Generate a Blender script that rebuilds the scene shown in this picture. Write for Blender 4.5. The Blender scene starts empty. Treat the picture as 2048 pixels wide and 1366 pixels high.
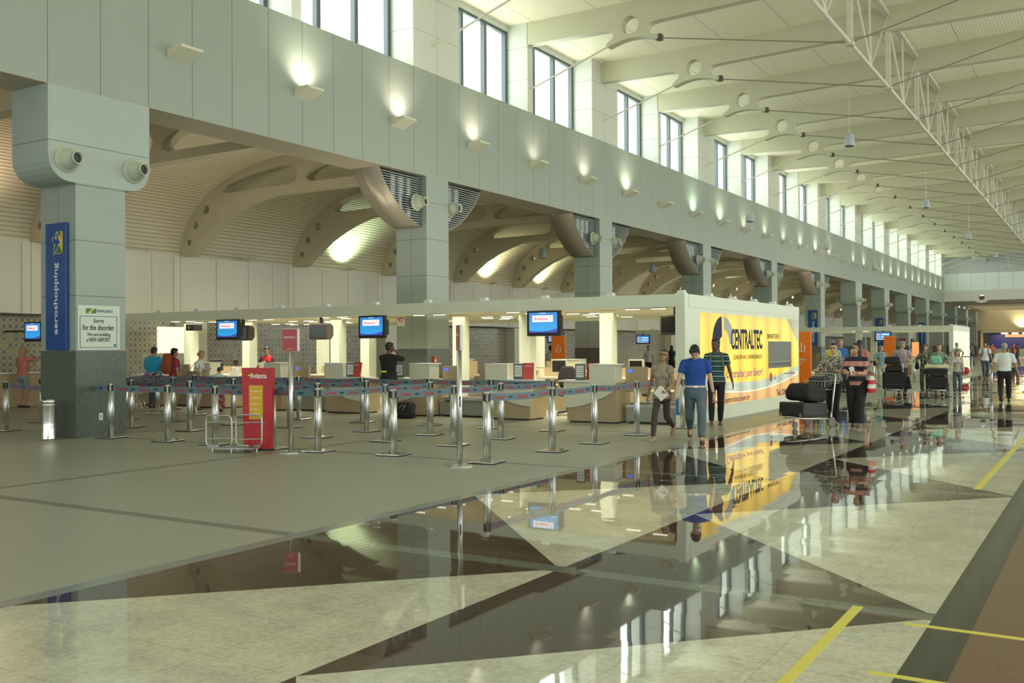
import bpy, bmesh, math, random
from mathutils import Vector, Matrix, Quaternion, noise
random.seed(7)
PI = math.pi
sc = bpy.context.scene
COL = sc.collection

# ------------------------------------------------------------------ camera
F_PX, YAW, PITCH, ROLL, EYE = 1956.8, 31.506, 0.387, -0.331, 1.55
a, pt, ro = map(math.radians, (YAW, PITCH, ROLL))
R0 = Vector((math.cos(a), math.sin(a), 0)); F0 = Vector((-math.sin(a), math.cos(a), 0)); U0 = Vector((0, 0, 1))
FW = F0*math.cos(pt) + U0*math.sin(pt); V0 = -F0*math.sin(pt) + U0*math.cos(pt)
RT = math.cos(ro)*R0 + math.sin(ro)*V0; UP = -math.sin(ro)*R0 + math.cos(ro)*V0
cam = bpy.data.objects.new('camera', bpy.data.cameras.new('camera')); COL.objects.link(cam)
cam.data.sensor_width = 36; cam.data.lens = F_PX/2048*36; cam.data.clip_end = 400; cam.data.clip_start = .05
m3 = Matrix((RT, UP, -FW)).transposed(); cam.matrix_world = Matrix.Translation((0, 0, EYE)) @ m3.to_4x4()
sc.camera = cam

# ------------------------------------------------------------------ world, daylight, exposure
w = bpy.data.worlds.new('overcast_sky'); sc.world = w; w.use_nodes = True
bg = w.node_tree.nodes['Background']; bg.inputs[0].default_value = (.90, .98, 1, 1); bg.inputs[1].default_value = 1.5
def area(name, loc, rot, sx, sy, power, color=(1, 1, 1), spread=180):
    l = bpy.data.lights.new(name, 'AREA'); l.shape = 'RECTANGLE'; l.size = sx; l.size_y = sy
    l.energy = power; l.color = color; l.spread = math.radians(spread)
    o = bpy.data.objects.new(name, l); o.location = loc; o.rotation_euler = rot; COL.objects.link(o); return o
DAY = (.95, 1, .97)
area('daylight_left_clerestory', (-17.05, 58, 10.9), (0, math.radians(-90), 0), 4.2, 120, 6100, DAY)
area('daylight_right_clerestory', (9.8, 55, 10.3), (0, math.radians(90), 0), 2.6, 122, 1900, (1, .96, .68))
area('daylight_right_facade', (11.5, 55, 4.4), (0, math.radians(90), 0), 8.0, 130, 3700, (.98, 1, .80))
area('daylight_front_facade', (-8.5, -9.2, 4.2), (math.radians(90), 0, 0), 34, 7.5, 120, (1, .97, .76))
sc.view_settings.view_transform = 'Standard'; sc.view_settings.look = 'None'
sc.view_settings.gamma = 1; sc.view_settings.use_curve_mapping = False
sc.view_settings.exposure = 0.12

# ------------------------------------------------------------------ materials
MATS = {}
def mat(name, col, rough=.5, metal=0, emit=None, estr=0, var=0.0, bump=0.0, bscale=40, spec=.5):
    if name in MATS: return MATS[name]
    m = bpy.data.materials.new(name); m.use_nodes = True; nt = m.node_tree; b = nt.nodes['Principled BSDF']
    c = tuple(col)+(1,)
    b.inputs['Base Color'].default_value = c; b.inputs['Roughness'].default_value = rough; b.inputs['Metallic'].default_value = metal
    b.inputs['Specular IOR Level'].default_value = spec
    if emit is not None:
        b.inputs['Emission Color'].default_value = tuple(emit)+(1,); b.inputs['Emission Strength'].default_value = estr
    if var or bump:
        tc = nt.nodes.new('ShaderNodeTexCoord'); nz = nt.nodes.new('ShaderNodeTexNoise'); nz.inputs['Scale'].default_value = bscale; nz.inputs['Detail'].default_value = 3
        nt.links.new(tc.outputs['Object'], nz.inputs['Vector'])
        if var:
            mx = nt.nodes.new('ShaderNodeMix'); mx.data_type = 'RGBA'
            mx.inputs[6].default_value = tuple(max(0, x*(1-var)) for x in col)+(1,); mx.inputs[7].default_value = tuple(min(1, x*(1+var)) for x in col)+(1,)
            nt.links.new(nz.outputs[0], mx.inputs[0]); nt.links.new(mx.outputs[2], b.inputs['Base Color'])
        if bump:
            bp = nt.nodes.new('ShaderNodeBump'); bp.inputs['Strength'].default_value = bump; bp.inputs['Distance'].default_value = .03 if name.startswith('cloth_') else .01
            nt.links.new(nz.outputs[0], bp.inputs['Height']); nt.links.new(bp.outputs[0], b.inputs['Normal'])
    MATS[name] = m; return m
class N:   # tiny node helper
    def __init__(s, m): s.nt = m.node_tree
    def math(s, op, x, y=None, z=None):
        n = s.nt.nodes.new('ShaderNodeMath'); n.operation = op
        for i, v in enumerate((x, y, z)):
            if v is None: continue
            if isinstance(v, (int, float)): n.inputs[i].default_value = v
            else: s.nt.links.new(v, n.inputs[i])
        return n.outputs[0]
    def pos(s, kind='Object'):
        t = s.nt.nodes.new('ShaderNodeTexCoord'); q = s.nt.nodes.new('ShaderNodeSeparateXYZ'); s.nt.links.new(t.outputs[kind], q.inputs[0])
        s.vec = t.outputs[kind]; return q.outputs[0], q.outputs[1], q.outputs[2]
    def mix(s, f, A, B):
        n = s.nt.nodes.new('ShaderNodeMix'); n.data_type = 'RGBA'
        for i, v in ((0, f), (6, A), (7, B)):
            if isinstance(v, tuple): n.inputs[i].default_value = v+(1,) if len(v) == 3 else v
            elif isinstance(v, (int, float)): n.inputs[i].default_value = v
            else: s.nt.links.new(v, n.inputs[i])
        return n.outputs[2]
    def noise(s, scale, detail=3, vec=None, rough=.5):
        n = s.nt.nodes.new('ShaderNodeTexNoise'); n.inputs['Scale'].default_value = scale; n.inputs['Detail'].default_value = detail; n.inputs['Roughness'].default_value = rough
        s.nt.links.new(vec or s.vec, n.inputs['Vector']); return n.outputs[0]
    def line(s, c, period, off, half):   # 1 on seam lines of coordinate c
        f = s.math('FRACT', s.math('DIVIDE', s.math('SUBTRACT', c, off-period/2), period))
        return s.math('LESS_THAN', s.math('ABSOLUTE', s.math('SUBTRACT', f, .5)), half/period)
    def xyz(s, x, y, z):
        n = s.nt.nodes.new('ShaderNodeCombineXYZ')
        for i, v in enumerate((x, y, z)):
            if isinstance(v, (int, float)): n.inputs[i].default_value = v
            else: s.nt.links.new(v, n.inputs[i])
        return n.outputs[0]
def bsdf(m): return m.node_tree.nodes['Principled BSDF']
def seamed(name, col, seams, rough=.45, dark=.45, var=.03, spec=.5, metal=0):
    """panel cladding: seams = [(axis, period, offset, halfwidth)]"""
    m = mat(name, col, rough, metal, spec=spec); n = N(m); P = n.pos(); f = 0
    for ax, per, off, hw in seams:
        l = n.line(P[ax], per, off, hw); f = l if f == 0 else n.math('MAXIMUM', f, l)
    base = n.mix(n.noise(1.3), tuple(x*(1-var) for x in col), tuple(min(1, x*(1+var)) for x in col))
    c = n.mix(f, base, tuple(x*dark for x in col)); n.nt.links.new(c, bsdf(m).inputs['Base Color']); return m
def ribbed(name, col, ax, per, strength=.5, rough=.5, dist=.03, seams=()):
    m = mat(name, col, rough); n = N(m); P = n.pos(); q = P[ax]
    if ax == 'vault':
        pass
    s_ = n.math('SINE', n.math('MULTIPLY', q, 2*PI/per))
    bp = n.nt.nodes.new('ShaderNodeBump'); bp.inputs['Strength'].default_value = strength; bp.inputs['Distance'].default_value = dist
    n.nt.links.new(s_, bp.inputs['Height']); n.nt.links.new(bp.outputs[0], bsdf(m).inputs['Normal'])
    f = n.math('LESS_THAN', s_, -.75); c = n.mix(f, col, tuple(x*.95 for x in col))
    for a2, p2, o2, h2 in seams: c = n.mix(n.line(P[a2], p2, o2, h2), c, tuple(x*.7 for x in col))
    n.nt.links.new(c, bsdf(m).inputs['Base Color']); return m

S = 10.393; YC = 11.22            # column spacing, centre of the first column
clad = seamed('clad_panel', (.325, .37, .32), [(1, S/10, YC, .009)], rough=.38)
clad_col = seamed('column_cladding', (.32, .375, .335), [(2, .985, 1.54, .008), (0, 40, -.51, .007)], rough=.38)
clad_cap = seamed('capital_cladding', (.38, .445, .40), [(2, 20, 5.2, .008)], rough=.38)
clad_in = seamed('aisle_panel', (.74, .72, .60), [(1, S/8, YC, .012)], rough=.5)
granite = mat('dark_granite', (.10, .115, .10), .28, var=.35, bscale=14)
cream = mat('cream_paint', (.74, .74, .64), .5, var=.03, bscale=3)
beamc = mat('beam_paint', (.55, .54, .385), .55, var=.04, bscale=1.5)
ribc = mat('rib_paint', (.56, .50, .35), .5, var=.04, bscale=1.5)
tan = mat('tan_laminate', (.42, .33, .20), .45, var=.06, bscale=8)
creaml = mat('cream_laminate', (.66, .67, .53), .4, var=.02, bscale=5)
steel = mat('brushed_steel', (.62, .63, .62), .28, 1, bump=.05, bscale=90)
chrome = mat('chrome', (.75, .75, .74), .12, 1)
galv = mat('galvanised_tube', (.55, .56, .54), .35, 1)
whitem = mat('white_metal', (.72, .74, .70), .4)
black = mat('black_plastic', (.015, .015, .017), .4)
blackc = mat('black_fabric', (.018, .018, .02), .85, bump=.3, bscale=120)
frame_dark = mat('window_frame', (.10, .13, .14), .4)
red = mat('red_panel', (.45, .015, .02), .35, var=.04, bscale=4)
blue_sign = mat('blue_sign', (.01, .07, .28), .2)
white = mat('white_print', (.80, .80, .76), .5)
roofm = ribbed('roof_deck', (.95, .92, .70), 0, .10, .12, seams=((0, 2.2, 0, .02),))
vaultm = mat('vault_slats', (.60, .56, .46), .5)
def _vault():
    n = N(vaultm); P = n.pos('UV'); s_ = n.math('SINE', n.math('MULTIPLY', P[0], 2*PI/.13))
    bp = n.nt.nodes.new('ShaderNodeBump'); bp.inputs['Strength'].default_value = .5; bp.inputs['Distance'].default_value = .02
    n.nt.links.new(s_, bp.inputs['Height']); n.nt.links.new(bp.outputs[0], bsdf(vaultm).inputs['Normal'])
    n.nt.links.new(n.mix(n.math('LESS_THAN', s_, -.6), (.76, .69, .51), (.53, .47, .33)), bsdf(vaultm).inputs['Base Color'])
_vault()
glass = bpy.data.materials.new('window_glass'); glass.use_nodes = True
_nt = glass.node_tree; _nt.nodes.clear()
_o = _nt.nodes.new('ShaderNodeOutputMaterial'); _m = _nt.nodes.new('ShaderNodeMixShader'); _t = _nt.nodes.new('ShaderNodeBsdfTransparent'); _g = _nt.nodes.new('ShaderNodeBsdfGlossy')
_g.inputs['Roughness'].default_value = .03; _t.inputs[0].default_value = (.97, 1, .98, 1); _m.inputs[0].default_value = .05
_nt.links.new(_t.outputs[0], _m.inputs[1]); _nt.links.new(_g.outputs[0], _m.inputs[2]); _nt.links.new(_m.outputs[0], _o.inputs[0])
XB = -5.776; MW = 2.465
def marble():
    m = mat('marble_floor', (.6, .6, .5), .06); n = N(m); X, Y, Z = n.pos()
    fx = n.math('FRACT', n.math('DIVIDE', n.math('SUBTRACT', X, XB), MW))
    yy = n.math('FRACT', n.math('DIVIDE', n.math('SUBTRACT', Y, YC-S/4), S/2))          # .5 at the stripe
    dy = n.math('MULTIPLY', n.math('ABSOLUTE', n.math('SUBTRACT', yy, .5)), 2)
    tri = n.math('LESS_THAN', n.math('ADD', dy, fx), 1)
    big = n.noise(2.2, 6, rough=.7); fine = n.noise(24, 4, rough=.7)
    f_ = n.nt.nodes.new('ShaderNodeMapRange'); f_.inputs[1].default_value = .36; f_.inputs[2].default_value = .60; n.nt.links.new(n.math('MULTIPLY', n.math('ADD', big, fine), .5), f_.inputs[0])
    cr = n.mix(f_.outputs[0], (.37, .37, .275), (.60, .59, .455))
    ma = n.mix(n.math('MULTIPLY', n.math('ADD', big, fine), .5), (.030, .019, .014), (.090, .060, .046))
    c = n.mix(tri, cr, ma)
    st = n.math('LESS_THAN', n.math('ABSOLUTE', n.math('SUBTRACT', yy, .5)), .085/(S/2))
    c = n.mix(st, c, (.13, .145, .115))
    seam = n.math('MAXIMUM', n.line(X, MW/4, XB, .0025), n.line(Y, S/16, YC, .0025))
    c = n.mix(n.math('MULTIPLY', seam, .35), c, (.06, .05, .04))
    n.nt.links.new(c, bsdf(m).inputs['Base Color'])
    bsdf(m).inputs['Roughness'].default_value = .022
    bsdf(m).inputs['IOR'].default_value = 1.68
    wn = n.nt.nodes.new('ShaderNodeTexWhiteNoise'); wn.noise_dimensions = '2D'
    n.nt.links.new(n.xyz(n.math('FLOOR', n.math('DIVIDE', n.math('SUBTRACT', X, XB), MW/4)), n.math('FLOOR', n.math('DIVIDE', n.math('SUBTRACT', Y, YC), S/16)), 0), wn.inputs['Vector'])
    sx = n.nt.nodes.new('ShaderNodeSeparateColor'); n.nt.links.new(wn.outputs['Color'], sx.inputs[0])
    nx = n.math('MULTIPLY', n.math('SUBTRACT', sx.outputs[0], .5), .007); ny = n.math('MULTIPLY', n.math('SUBTRACT', sx.outputs[1], .5), .007)
    n.nt.links.new(n.xyz(nx, ny, 1), bsdf(m).inputs['Normal'])
    return m
marblem = marble()
def terrazzo():
    m = mat('grey_floor', (.3, .3, .27), .32); n = N(m); X, Y, Z = n.pos()
    big = n.noise(.8, 4); fine = n.noise(60, 3, rough=.8)
    c = n.mix(n.math('MULTIPLY', n.math('ADD', big, fine), .5), (.23, .24, .18), (.32, .33, .25))
    l = n.math('MAXIMUM', n.line(X, 4.97, XB, .06), n.line(Y, S/2, YC, .07))
    c = n.mix(n.math('MULTIPLY', l, .8), c, (.11, .115, .095))
    n.nt.links.new(c, bsdf(m).inputs['Base Color'])
    bsdf(m).inputs['Roughness'].default_value = .38; return m
greyf = terrazzo()
bandm = mat('grey_granite_band', (.19, .21, .19), .2, var=.12, bscale=30)
bandd = mat('dark_granite_band', (.035, .040, .03), .08, var=.2, bscale=30)
brownf = mat('brown_floor', (.15, .085, .05), .16, var=.2, bscale=20)
tape = mat('yellow_tape', (.62, .55, .10), .5)
def tiles():
    m = mat('patterned_tiles', (.5, .5, .4), .25); n = N(m); X, Y, Z = n.pos(); p = .18
    a_ = n.math('DIVIDE', Y, p); b_ = n.math('DIVIDE', Z, p)
    u = n.math('ABSOLUTE', n.math('SUBTRACT', n.math('FRACT', a_), .5)); v = n.math('ABSOLUTE', n.math('SUBTRACT', n.math('FRACT', b_), .5))
    d = n.math('ADD', u, v)
    wn = n.nt.nodes.new('ShaderNodeTexWhiteNoise'); wn.noise_dimensions = '2D'; n.nt.links.new(n.xyz(n.math('FLOOR', a_), n.math('FLOOR', b_), 0), wn.inputs['Vector'])
    sx = n.nt.nodes.new('ShaderNodeSeparateColor'); n.nt.links.new(wn.outputs['Color'], sx.inputs[0])
    ring = n.math('LESS_THAN', n.math('ABSOLUTE', n.math('SUBTRACT', d, .22)), .085)
    cross = n.math('LESS_THAN', n.math('ABSOLUTE', n.math('SUBTRACT', u, v)), .05)
    corner = n.math('LESS_THAN', n.math('ABSOLUTE', n.math('SUBTRACT', d, .68)), .06)
    base = n.mix(sx.outputs[1], (.34, .32, .21), (.44, .41, .28))
    blu = n.mix(sx.outputs[0], (.03, .06, .11), (.16, .07, .02)); blu = n.mix(n.math('GREATER_THAN', sx.outputs[2], .8), blu, (.5, .33, .05))
    c = n.mix(n.math('MULTIPLY', cross, .6), base, (.13, .15, .13)); c = n.mix(n.math('MULTIPLY', corner, .7), c, (.16, .2, .18)); c = n.mix(ring, c, blu)
    n.nt.links.new(c, bsdf(m).inputs['Base Color']); return m
tilem = tiles()

# ------------------------------------------------------------------ geometry helpers
def V(*c): return Vector(c)
def bm_obj(name, bm, m, parent=None, smooth=False, loc=None):
    me = bpy.data.meshes.new(name); bmesh.ops.recalc_face_normals(bm, faces=bm.faces[:]); bm.to_mesh(me); bm.free()
    return me_obj(name, me, m, parent, smooth, loc)
def me_obj(name, me, m, parent=None, smooth=False, loc=None):
    if m is not None and len(me.materials) == 0: me.materials.append(m)
    if smooth: me.polygons.foreach_set('use_smooth', [True]*len(me.polygons))
    o = bpy.data.objects.new(name, me); COL.objects.link(o)
    if parent is not None: o.parent = parent
    if loc is not None: o.location = loc
    return o
def tag(o, label, cat, group=None):
    o['label'] = label; o['category'] = cat
    if group: o['group'] = group
    return o
def thing(name, label, cat, loc=(0, 0, 0), rz=0, group=None):
    o = bpy.data.objects.new(name, None); COL.objects.link(o); o.location = loc; o.rotation_euler = (0, 0, rz); o.empty_display_size = .1
    return tag(o, label, cat, group)
def struct(o): o['kind'] = 'structure'; return o
def dup(root, loc=None, rz=None, label=None, group=None):
    r = root.copy(); COL.objects.link(r)
    if loc is not None: r.location = loc
    if rz is not None: r.rotation_euler = (0, 0, rz)
    if label: r['label'] = label
    if group: r['group'] = group
    def rec(src, dst):
        for ch in list(src.children):
            c = ch.copy(); COL.objects.link(c); c.parent = dst; rec(ch, c)
    rec(root, r); return r
def box(bm, x0, y0, z0, x1, y1, z1, R=None, o=None):
    vs = [bm.verts.new((x, y, z)) for x in (x0, x1) for y in (y0, y1) for z in (z0, z1)]
    for f in ((0, 1, 3, 2), (4, 6, 7, 5), (0, 4, 5, 1), (2, 3, 7, 6), (0, 2, 6, 4), (1, 5, 7, 3)): bm.faces.new([vs[i] for i in f])
    if R is not None:
        for v in vs: v.co = R @ v.co
    if o is not None:
        for v in vs: v.co += Vector(o)
    return vs
def bx(*args, **k): bm = bmesh.new(); box(bm, *args, **k); return bm
def bevel(bm, w=.01, seg=2):
    bmesh.ops.bevel(bm, geom=bm.edges[:], offset=w, segments=seg, affect='EDGES', profile=.6); return bm
def frame_of(d):
    d = d.normalized(); u = d.cross(Vector((0, 0, 1)));
    if u.length < 1e-3: u = d.cross(Vector((1, 0, 0)))
    u.normalize(); return u, d.cross(u).normalized()
def loft(bm, rings, cap=True):
    prev = None; first = None
    for r in rings:
        vs = [bm.verts.new(p) for p in r]
        if prev:
            n = len(vs)
            for i in range(n): bm.faces.new((prev[i], prev[(i+1) % n], vs[(i+1) % n], vs[i]))
        else: first = vs
        prev = vs
    if cap: bm.faces.new(first[::-1]); bm.faces.new(prev)
def circ(c, u, v, ra, rb, n): return [c + u*(ra*math.cos(2*PI*i/n)) + v*(rb*math.sin(2*PI*i/n)) for i in range(n)]
def cyl(bm, p0, p1, r0, r1=None, n=12, cap=True):
    p0, p1 = Vector(p0), Vector(p1); r1 = r0 if r1 is None else r1; u, v = frame_of(p1-p0)
    loft(bm, [circ(p0, u, v, r0, r0, n), circ(p1, u, v, r1, r1, n)], cap)
def tube(bm, pts, r, n=8, closed=False):
    pts = [Vector(p) for p in pts]; rings = []; N_ = len(pts)
    ref = None
    for i, p in enumerate(pts):
        d = (pts[min(i+1, N_-1)] - pts[max(i-1, 0)])
        u, v = frame_of(d)
        if ref is not None:
            u = (ref - d.normalized()*ref.dot(d.normalized())).normalized(); v = d.normalized().cross(u)
        ref = u; rings.append(circ(p, u, v, r, r, n))
    loft(bm, rings)
def rounded(pts, rad, k=4):
    """polyline with its corners rounded"""
    pts = [Vector(p) for p in pts]; out = [pts[0]]
    for i in range(1, len(pts)-1):
        a_, b_, c_ = pts[i-1], pts[i], pts[i+1]; d1 = (a_-b_); d2 = (c_-b_); r = min(rad, d1.length*.45, d2.length*.45)
        p, q = b_+d1.normalized()*r, b_+d2.normalized()*r
        for j in range(k+1): t = j/k; out.append(p*(1-t)**2 + b_*2*t*(1-t) + q*t*t)
    out.append(pts[-1]); return out
def lathe(bm, prof, n=24, c=(0, 0, 0), axis='z'):
    rings = []
    for r, z in prof:
        ring = []
        for i in range(n):
            t = 2*PI*i/n; x, y = r*math.cos(t), r*math.sin(t)
            ring.append(Vector((x, y, z) if axis == 'z' else (z, x, y)) + Vector(c))
        rings.append(ring)
    loft(bm, rings)
def plate_mesh(loops, th, M=None):
    """flat plate with holes from 2D loops (curve fill), extruded to +-th/2, then moved by M"""
    cu = bpy.data.curves.new('outline', 'CURVE'); cu.dimensions = '2D'; cu.fill_mode = 'BOTH'; cu.extrude = th/2
    for lp in loops:
        s_ = cu.splines.new('POLY'); s_.points.add(len(lp)-1); s_.use_cyclic_u = True
        for p, q in zip(s_.points, lp): p.co = (q[0], q[1], 0, 1)
    o = bpy.data.objects.new('outline', cu); me = bpy.data.meshes.new_from_object(o)
    bpy.data.objects.remove(o); bpy.data.curves.remove(cu)
    if M is not None: me.transform(M)
    return me
_txt = {}
def text_mesh(s, size=1, bold=0.0, ext=.001, shear=0, align='CENTER', sx=1):
    k = (s, size, bold, ext, shear, align, sx)
    if k in _txt: return _txt[k].copy()
    cu = bpy.data.curves.new('words', 'FONT'); cu.body = s; cu.size = size; cu.offset = bold; cu.extrude = ext; cu.align_x = align; cu.shear = shear; cu.resolution_u = 3
    o = bpy.data.objects.new('words', cu); me = bpy.data.meshes.new_from_object(o)
    bpy.data.objects.remove(o); bpy.data.curves.remove(cu)
    me.transform(Matrix.Diagonal((sx, 1, 1, 1))); _txt[k] = me; return me.copy()
def face_mat(org, xdir, ydir):
    x, y = Vector(xdir).normalized(), Vector(ydir).normalized(); z = x.cross(y)
    return Matrix.Translation(org) @ Matrix((x, y, z)).transposed().to_4x4()
def lettering(parent, s, org, xdir, ydir, size, m, **k):
    me = text_mesh(s, size, **k); me.transform(face_mat(org, xdir, ydir)); return me_obj('lettering', me, m, parent)
def fit_letter(parent, s, org, xdir, ydir, width, height, m, name='lettering', **k):
    """lettering scaled to a box, org = centre"""
    me = text_mesh(s, 1, **k)
    xs = [v.co.x for v in me.vertices]; ys = [v.co.y for v in me.vertices]
    cx, cy, wx, wy = (min(xs)+max(xs))/2, (min(ys)+max(ys))/2, max(xs)-min(xs), max(ys)-min(ys)
    me.transform(Matrix.Diagonal((width/wx, height/wy, 1, 1)) @ Matrix.Translation((-cx, -cy, 0)))
    me.transform(face_mat(org, xdir, ydir)); return me_obj(name, me, m, parent)
ORD = ['first', 'second', 'third', 'fourth', 'fifth', 'sixth', 'seventh', 'eighth', 'ninth', 'tenth', 'eleventh', 'twelfth', 'thirteenth', 'fourteenth', 'fifteenth',
       'sixteenth', 'seventeenth', 'eighteenth', 'nineteenth', 'twentieth', 'twenty-first', 'twenty-second', 'twenty-third', 'twenty-fourth', 'twenty-fifth', 'twenty-sixth',
       'twenty-seventh', 'twenty-eighth', 'twenty-ninth', 'thirtieth', 'thirty-first', 'thirty-second']

# ================================================================== SETTING
XW, XS, ZB, ZT, YE = -15.6, -16.65, 6.18, 8.99, 116.0
XR = 9.0
Y00 = -8.0
# floors
struct(bm_obj('floor', bx(-27, Y00, -.12, XB-.1, 160, 0), greyf))
struct(bm_obj('floor', bx(XB-.1, Y00, -.12, XB+.06, 160, .0), bandm))
struct(bm_obj('floor', bx(XB+.06, Y00, -.12, -.88, 160, 0), marblem))
struct(bm_obj('floor', bx(-.88, Y00, -.12, -.66, 160, 0), bandd))
struct(bm_obj('floor', bx(-.66, Y00, -.12, 12, 160, 0), brownf))
# yellow tape lines stuck on the floor
for (x0, y0, x1, y1, lab) in ((-1.33, 3.2, -1.27, 6.05, 'long yellow tape line on marble running toward the camera'),
                              (-1.0, 5.78, .9, 5.83, 'yellow tape strip crossing the dark floor band, farther one'),
                              (-1.0, 4.83, .9, 4.88, 'yellow tape strip crossing the dark floor band, nearest the camera'),
                              (-1.29, 11.6, -1.22, 19.0, 'faint yellow tape line on the marble beyond the dark band')):
    tag(bm_obj('floor_tape', bx(x0, y0, .0, x1, y1, .002), tape), lab, 'tape')
# left nave wall: continuous fascia with clerestory piers
struct(bm_obj('wall_left', bx(XS, Y00, ZB, XW, YE, ZT), clad))
struct(bm_obj('trim_1', bx(XS, Y00, ZB-.012, XW+.004, YE, ZB), mat('soffit_panel', (.42, .37, .28), .4)))
pier = seamed('pier_cladding', (.62, .64, .57), [(2, 1.02, 8.99, .007), (1, S, YC, .007)], rough=.45)
bm = bmesh.new(); bm2 = bmesh.new()
NB = 22
for k in range(-1, 12):
    c = YC+S*k; box(bm, -16.9, c-1.05, ZT, XW, c+1.05, 11.95)
    if k < 11: box(bm2, -16.9, c+S/2-.33, ZT, XW, c+S/2-.03, 11.95)
bm_obj('wall_left', bm, pier)['kind'] = 'structure'
bm_obj('wall_left', bm2, pier)['kind'] = 'structure'
# windows
wi = 0
def window(y0, y1):
    global wi
    wi += 1; X = -16.42; z0, z1 = ZT, 11.62; fr = bmesh.new(); n = 3
    for i in range(n+1):
        y = y0 + (y1-y0)*i/n; y = min(max(y, y0+.06), y1-.06); box(fr, X-.07, y-.065, z0, X+.07, y+.065, z1)
    box(fr, X-.06, y0, z1-.08, X+.06, y1, z1); box(fr, X-.06, y0, z0, X+.06, y1, z0+.08)
    f = struct(bm_obj('window_%d' % wi, fr, frame_dark))
    g = bm_obj('glass_pane', bx(X-.006, y0, z0+.08, X+.006, y1, z1-.08), glass, f)
    hd = bm_obj('header', bx(X-.1, y0, z1, X+.12, y1, 11.95), pier, f)
for k in range(-1, 11):
    c = YC+S*k; window(c+1.05, c+S/2-.33); window(c+S/2-.03, c+S-1.05)
# roof deck, right side shell
def roof_z(x): return 11.80 + (.034*(x+12) if x > -12 else 0) if x < -.8 else 11.80 + .034*(11.2) - .034*(x+.8)
bm = bmesh.new()
xs = [-16.98, -12, -6, -.8, 5, 10.5]
rings = [[V(x, Y00, roof_z(x)), V(x, YE+.5, roof_z(x)), V(x, YE+.5, roof_z(x)+.25), V(x, Y00, roof_z(x)+.25)] for x in xs]
loft(bm, rings); struct(bm_obj('ceiling', bm, roofm))
bm = bmesh.new(); box(bm, XR, Y00, 8.5, XR+.5, YE, 9.0); box(bm, XR, Y00, 11.6, XR+.5, YE, 12.2); box(bm, XR, Y00, 0, XR+.5, YE, .5)
for k in range(-2, 11): box(bm, XR-.2, YC+S*k-.4, 0, XR+.6, YC+S*k+.4, 12)
struct(bm_obj('wall_right', bm, clad))
bm = bmesh.new(); box(bm, -27, Y00-.3, 8.0, XR+.5, Y00, 12.4); box(bm, -27, Y00-.3, 0, XR+.5, Y00, .4)
for i in range(13): box(bm, -27+i*3.0, Y00-.25, .4, -26.75+i*3.0, Y00-.05, 8.0)
box(bm, -27, Y00-.25, 3.2, XR+.5, Y00-.05, 3.35); struct(bm_obj('wall_front', bm, clad_in))
# end wall above the low hall
endw = seamed('end_wall_panel', (.84, .93, .88), [(0, 1.35, -15.6, .012)], rough=.4)
gable = ribbed('gable_sheet', (.58, .62, .60), 0, .3, .3)
struct(bm_obj('wall_end', bx(XS, YE, 7.5, XR, YE+.4, 9.35), endw))
struct(bm_obj('wall_end', bx(XS, YE+.1, 9.35, XR, YE+.45, 12.2), gable))
loops = [[(XS, 6.35), (-12.6, 6.35), (-12.3, 6.2), (-11.9, 6.1), (-11.5, 6.2), (-11.2, 6.42), (XR, 6.42), (XR, 7.5), (XS, 7.5)],
         [(-11.88+.3*math.cos(t*PI/10), 6.72+.3*math.sin(t*PI/10)) for t in range(20)]]
struct(me_obj('wall_end', plate_mesh(loops, .4, Matrix.Translation((0, YE+.2, 0)) @ Matrix.Rotation(PI/2, 4, 'X')), cream))
# low hall beyond
struct(bm_obj('ceiling', bx(XS, YE+.4, 6.7, XR, 160, 6.9), ribbed('low_hall_slats', (.36, .30, .21), 0, .3, .4)))
struct(bm_obj('wall_back', bx(-27, 159.5, 0, 12, 160, 7), mat('back_wall_paint', (.55, .50, .32), .6)))
struct(bm_obj('wall_back', bx(XS, 150, 3.6, -2, 150.3, 6.7), mat('lit_wall_paint', (.62, .58, .38), .6)))
for i in range(6): struct(bm_obj('trim_4', bx(XW, 120+i*5.2, 6.25, XR, 120.35+i*5.2, 6.7), ribc))
# aisle: vault, back wall, tiles
def vz(t):       # t 0..1 along the section
    pass
prof = []
for i in range(17):
    th = PI - PI/2*i/16; prof.append((-20.95+5.05*math.cos(th), 4.66+2.78*math.sin(th)))
prof.append((XS+.02, 7.44))
me = bpy.data.meshes.new('ceiling'); vs, fs, uv = [], [], []
L = 0; Ls = [0]
for i in range(1, len(prof)): L += math.dist(prof[i], prof[i-1]); Ls.append(L)
for (x, z) in prof: vs += [(x, Y00, z), (x, 160, z)]
for i in range(len(prof)-1): fs.append((2*i, 2*i+2, 2*i+3, 2*i+1)); uv += [(Ls[i], 0), (Ls[i+1], 0), (Ls[i+1], 1), (Ls[i], 1)]
me.from_pydata(vs, [], fs); ul = me.uv_layers.new(name='UVMap')
for i, c in enumerate(uv): ul.data[i].uv = c
struct(me_obj('ceiling', me, vaultm, smooth=True))
bm = bmesh.new(); NBAY = 28
for k in range(-3, 27):
    y0 = YC+S/2*k+.25; y1 = y0+S/2-.5; n = 10
    rings = []
    for i in range(n+1):
        t = i/n; x = -26.0+.42*math.sin(PI*t); y = y0+(y1-y0)*t
        rings.append([V(x, y, 2.6), V(x, y, 4.6), V(-26.6, y, 4.6), V(-26.6, y, 2.6)])
    loft(bm, rings); box(bm, -26.6, y0-.5, 2.6, -25.95, y0, 4.66)
box(bm, -26.7, Y00, 4.56, -25.97, 160, 4.70)
struct(bm_obj('wall_back', bm, clad_in))
struct(bm_obj('wall_back', bx(-26.9, Y00, 0, -26.45, 160, 2.62), tilem))
struct(bm_obj('trim_2', bx(-26.45, Y00, 2.56, -25.98, 160, 2.6), mat('dark_soffit', (.10, .08, .05), .6)))
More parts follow.
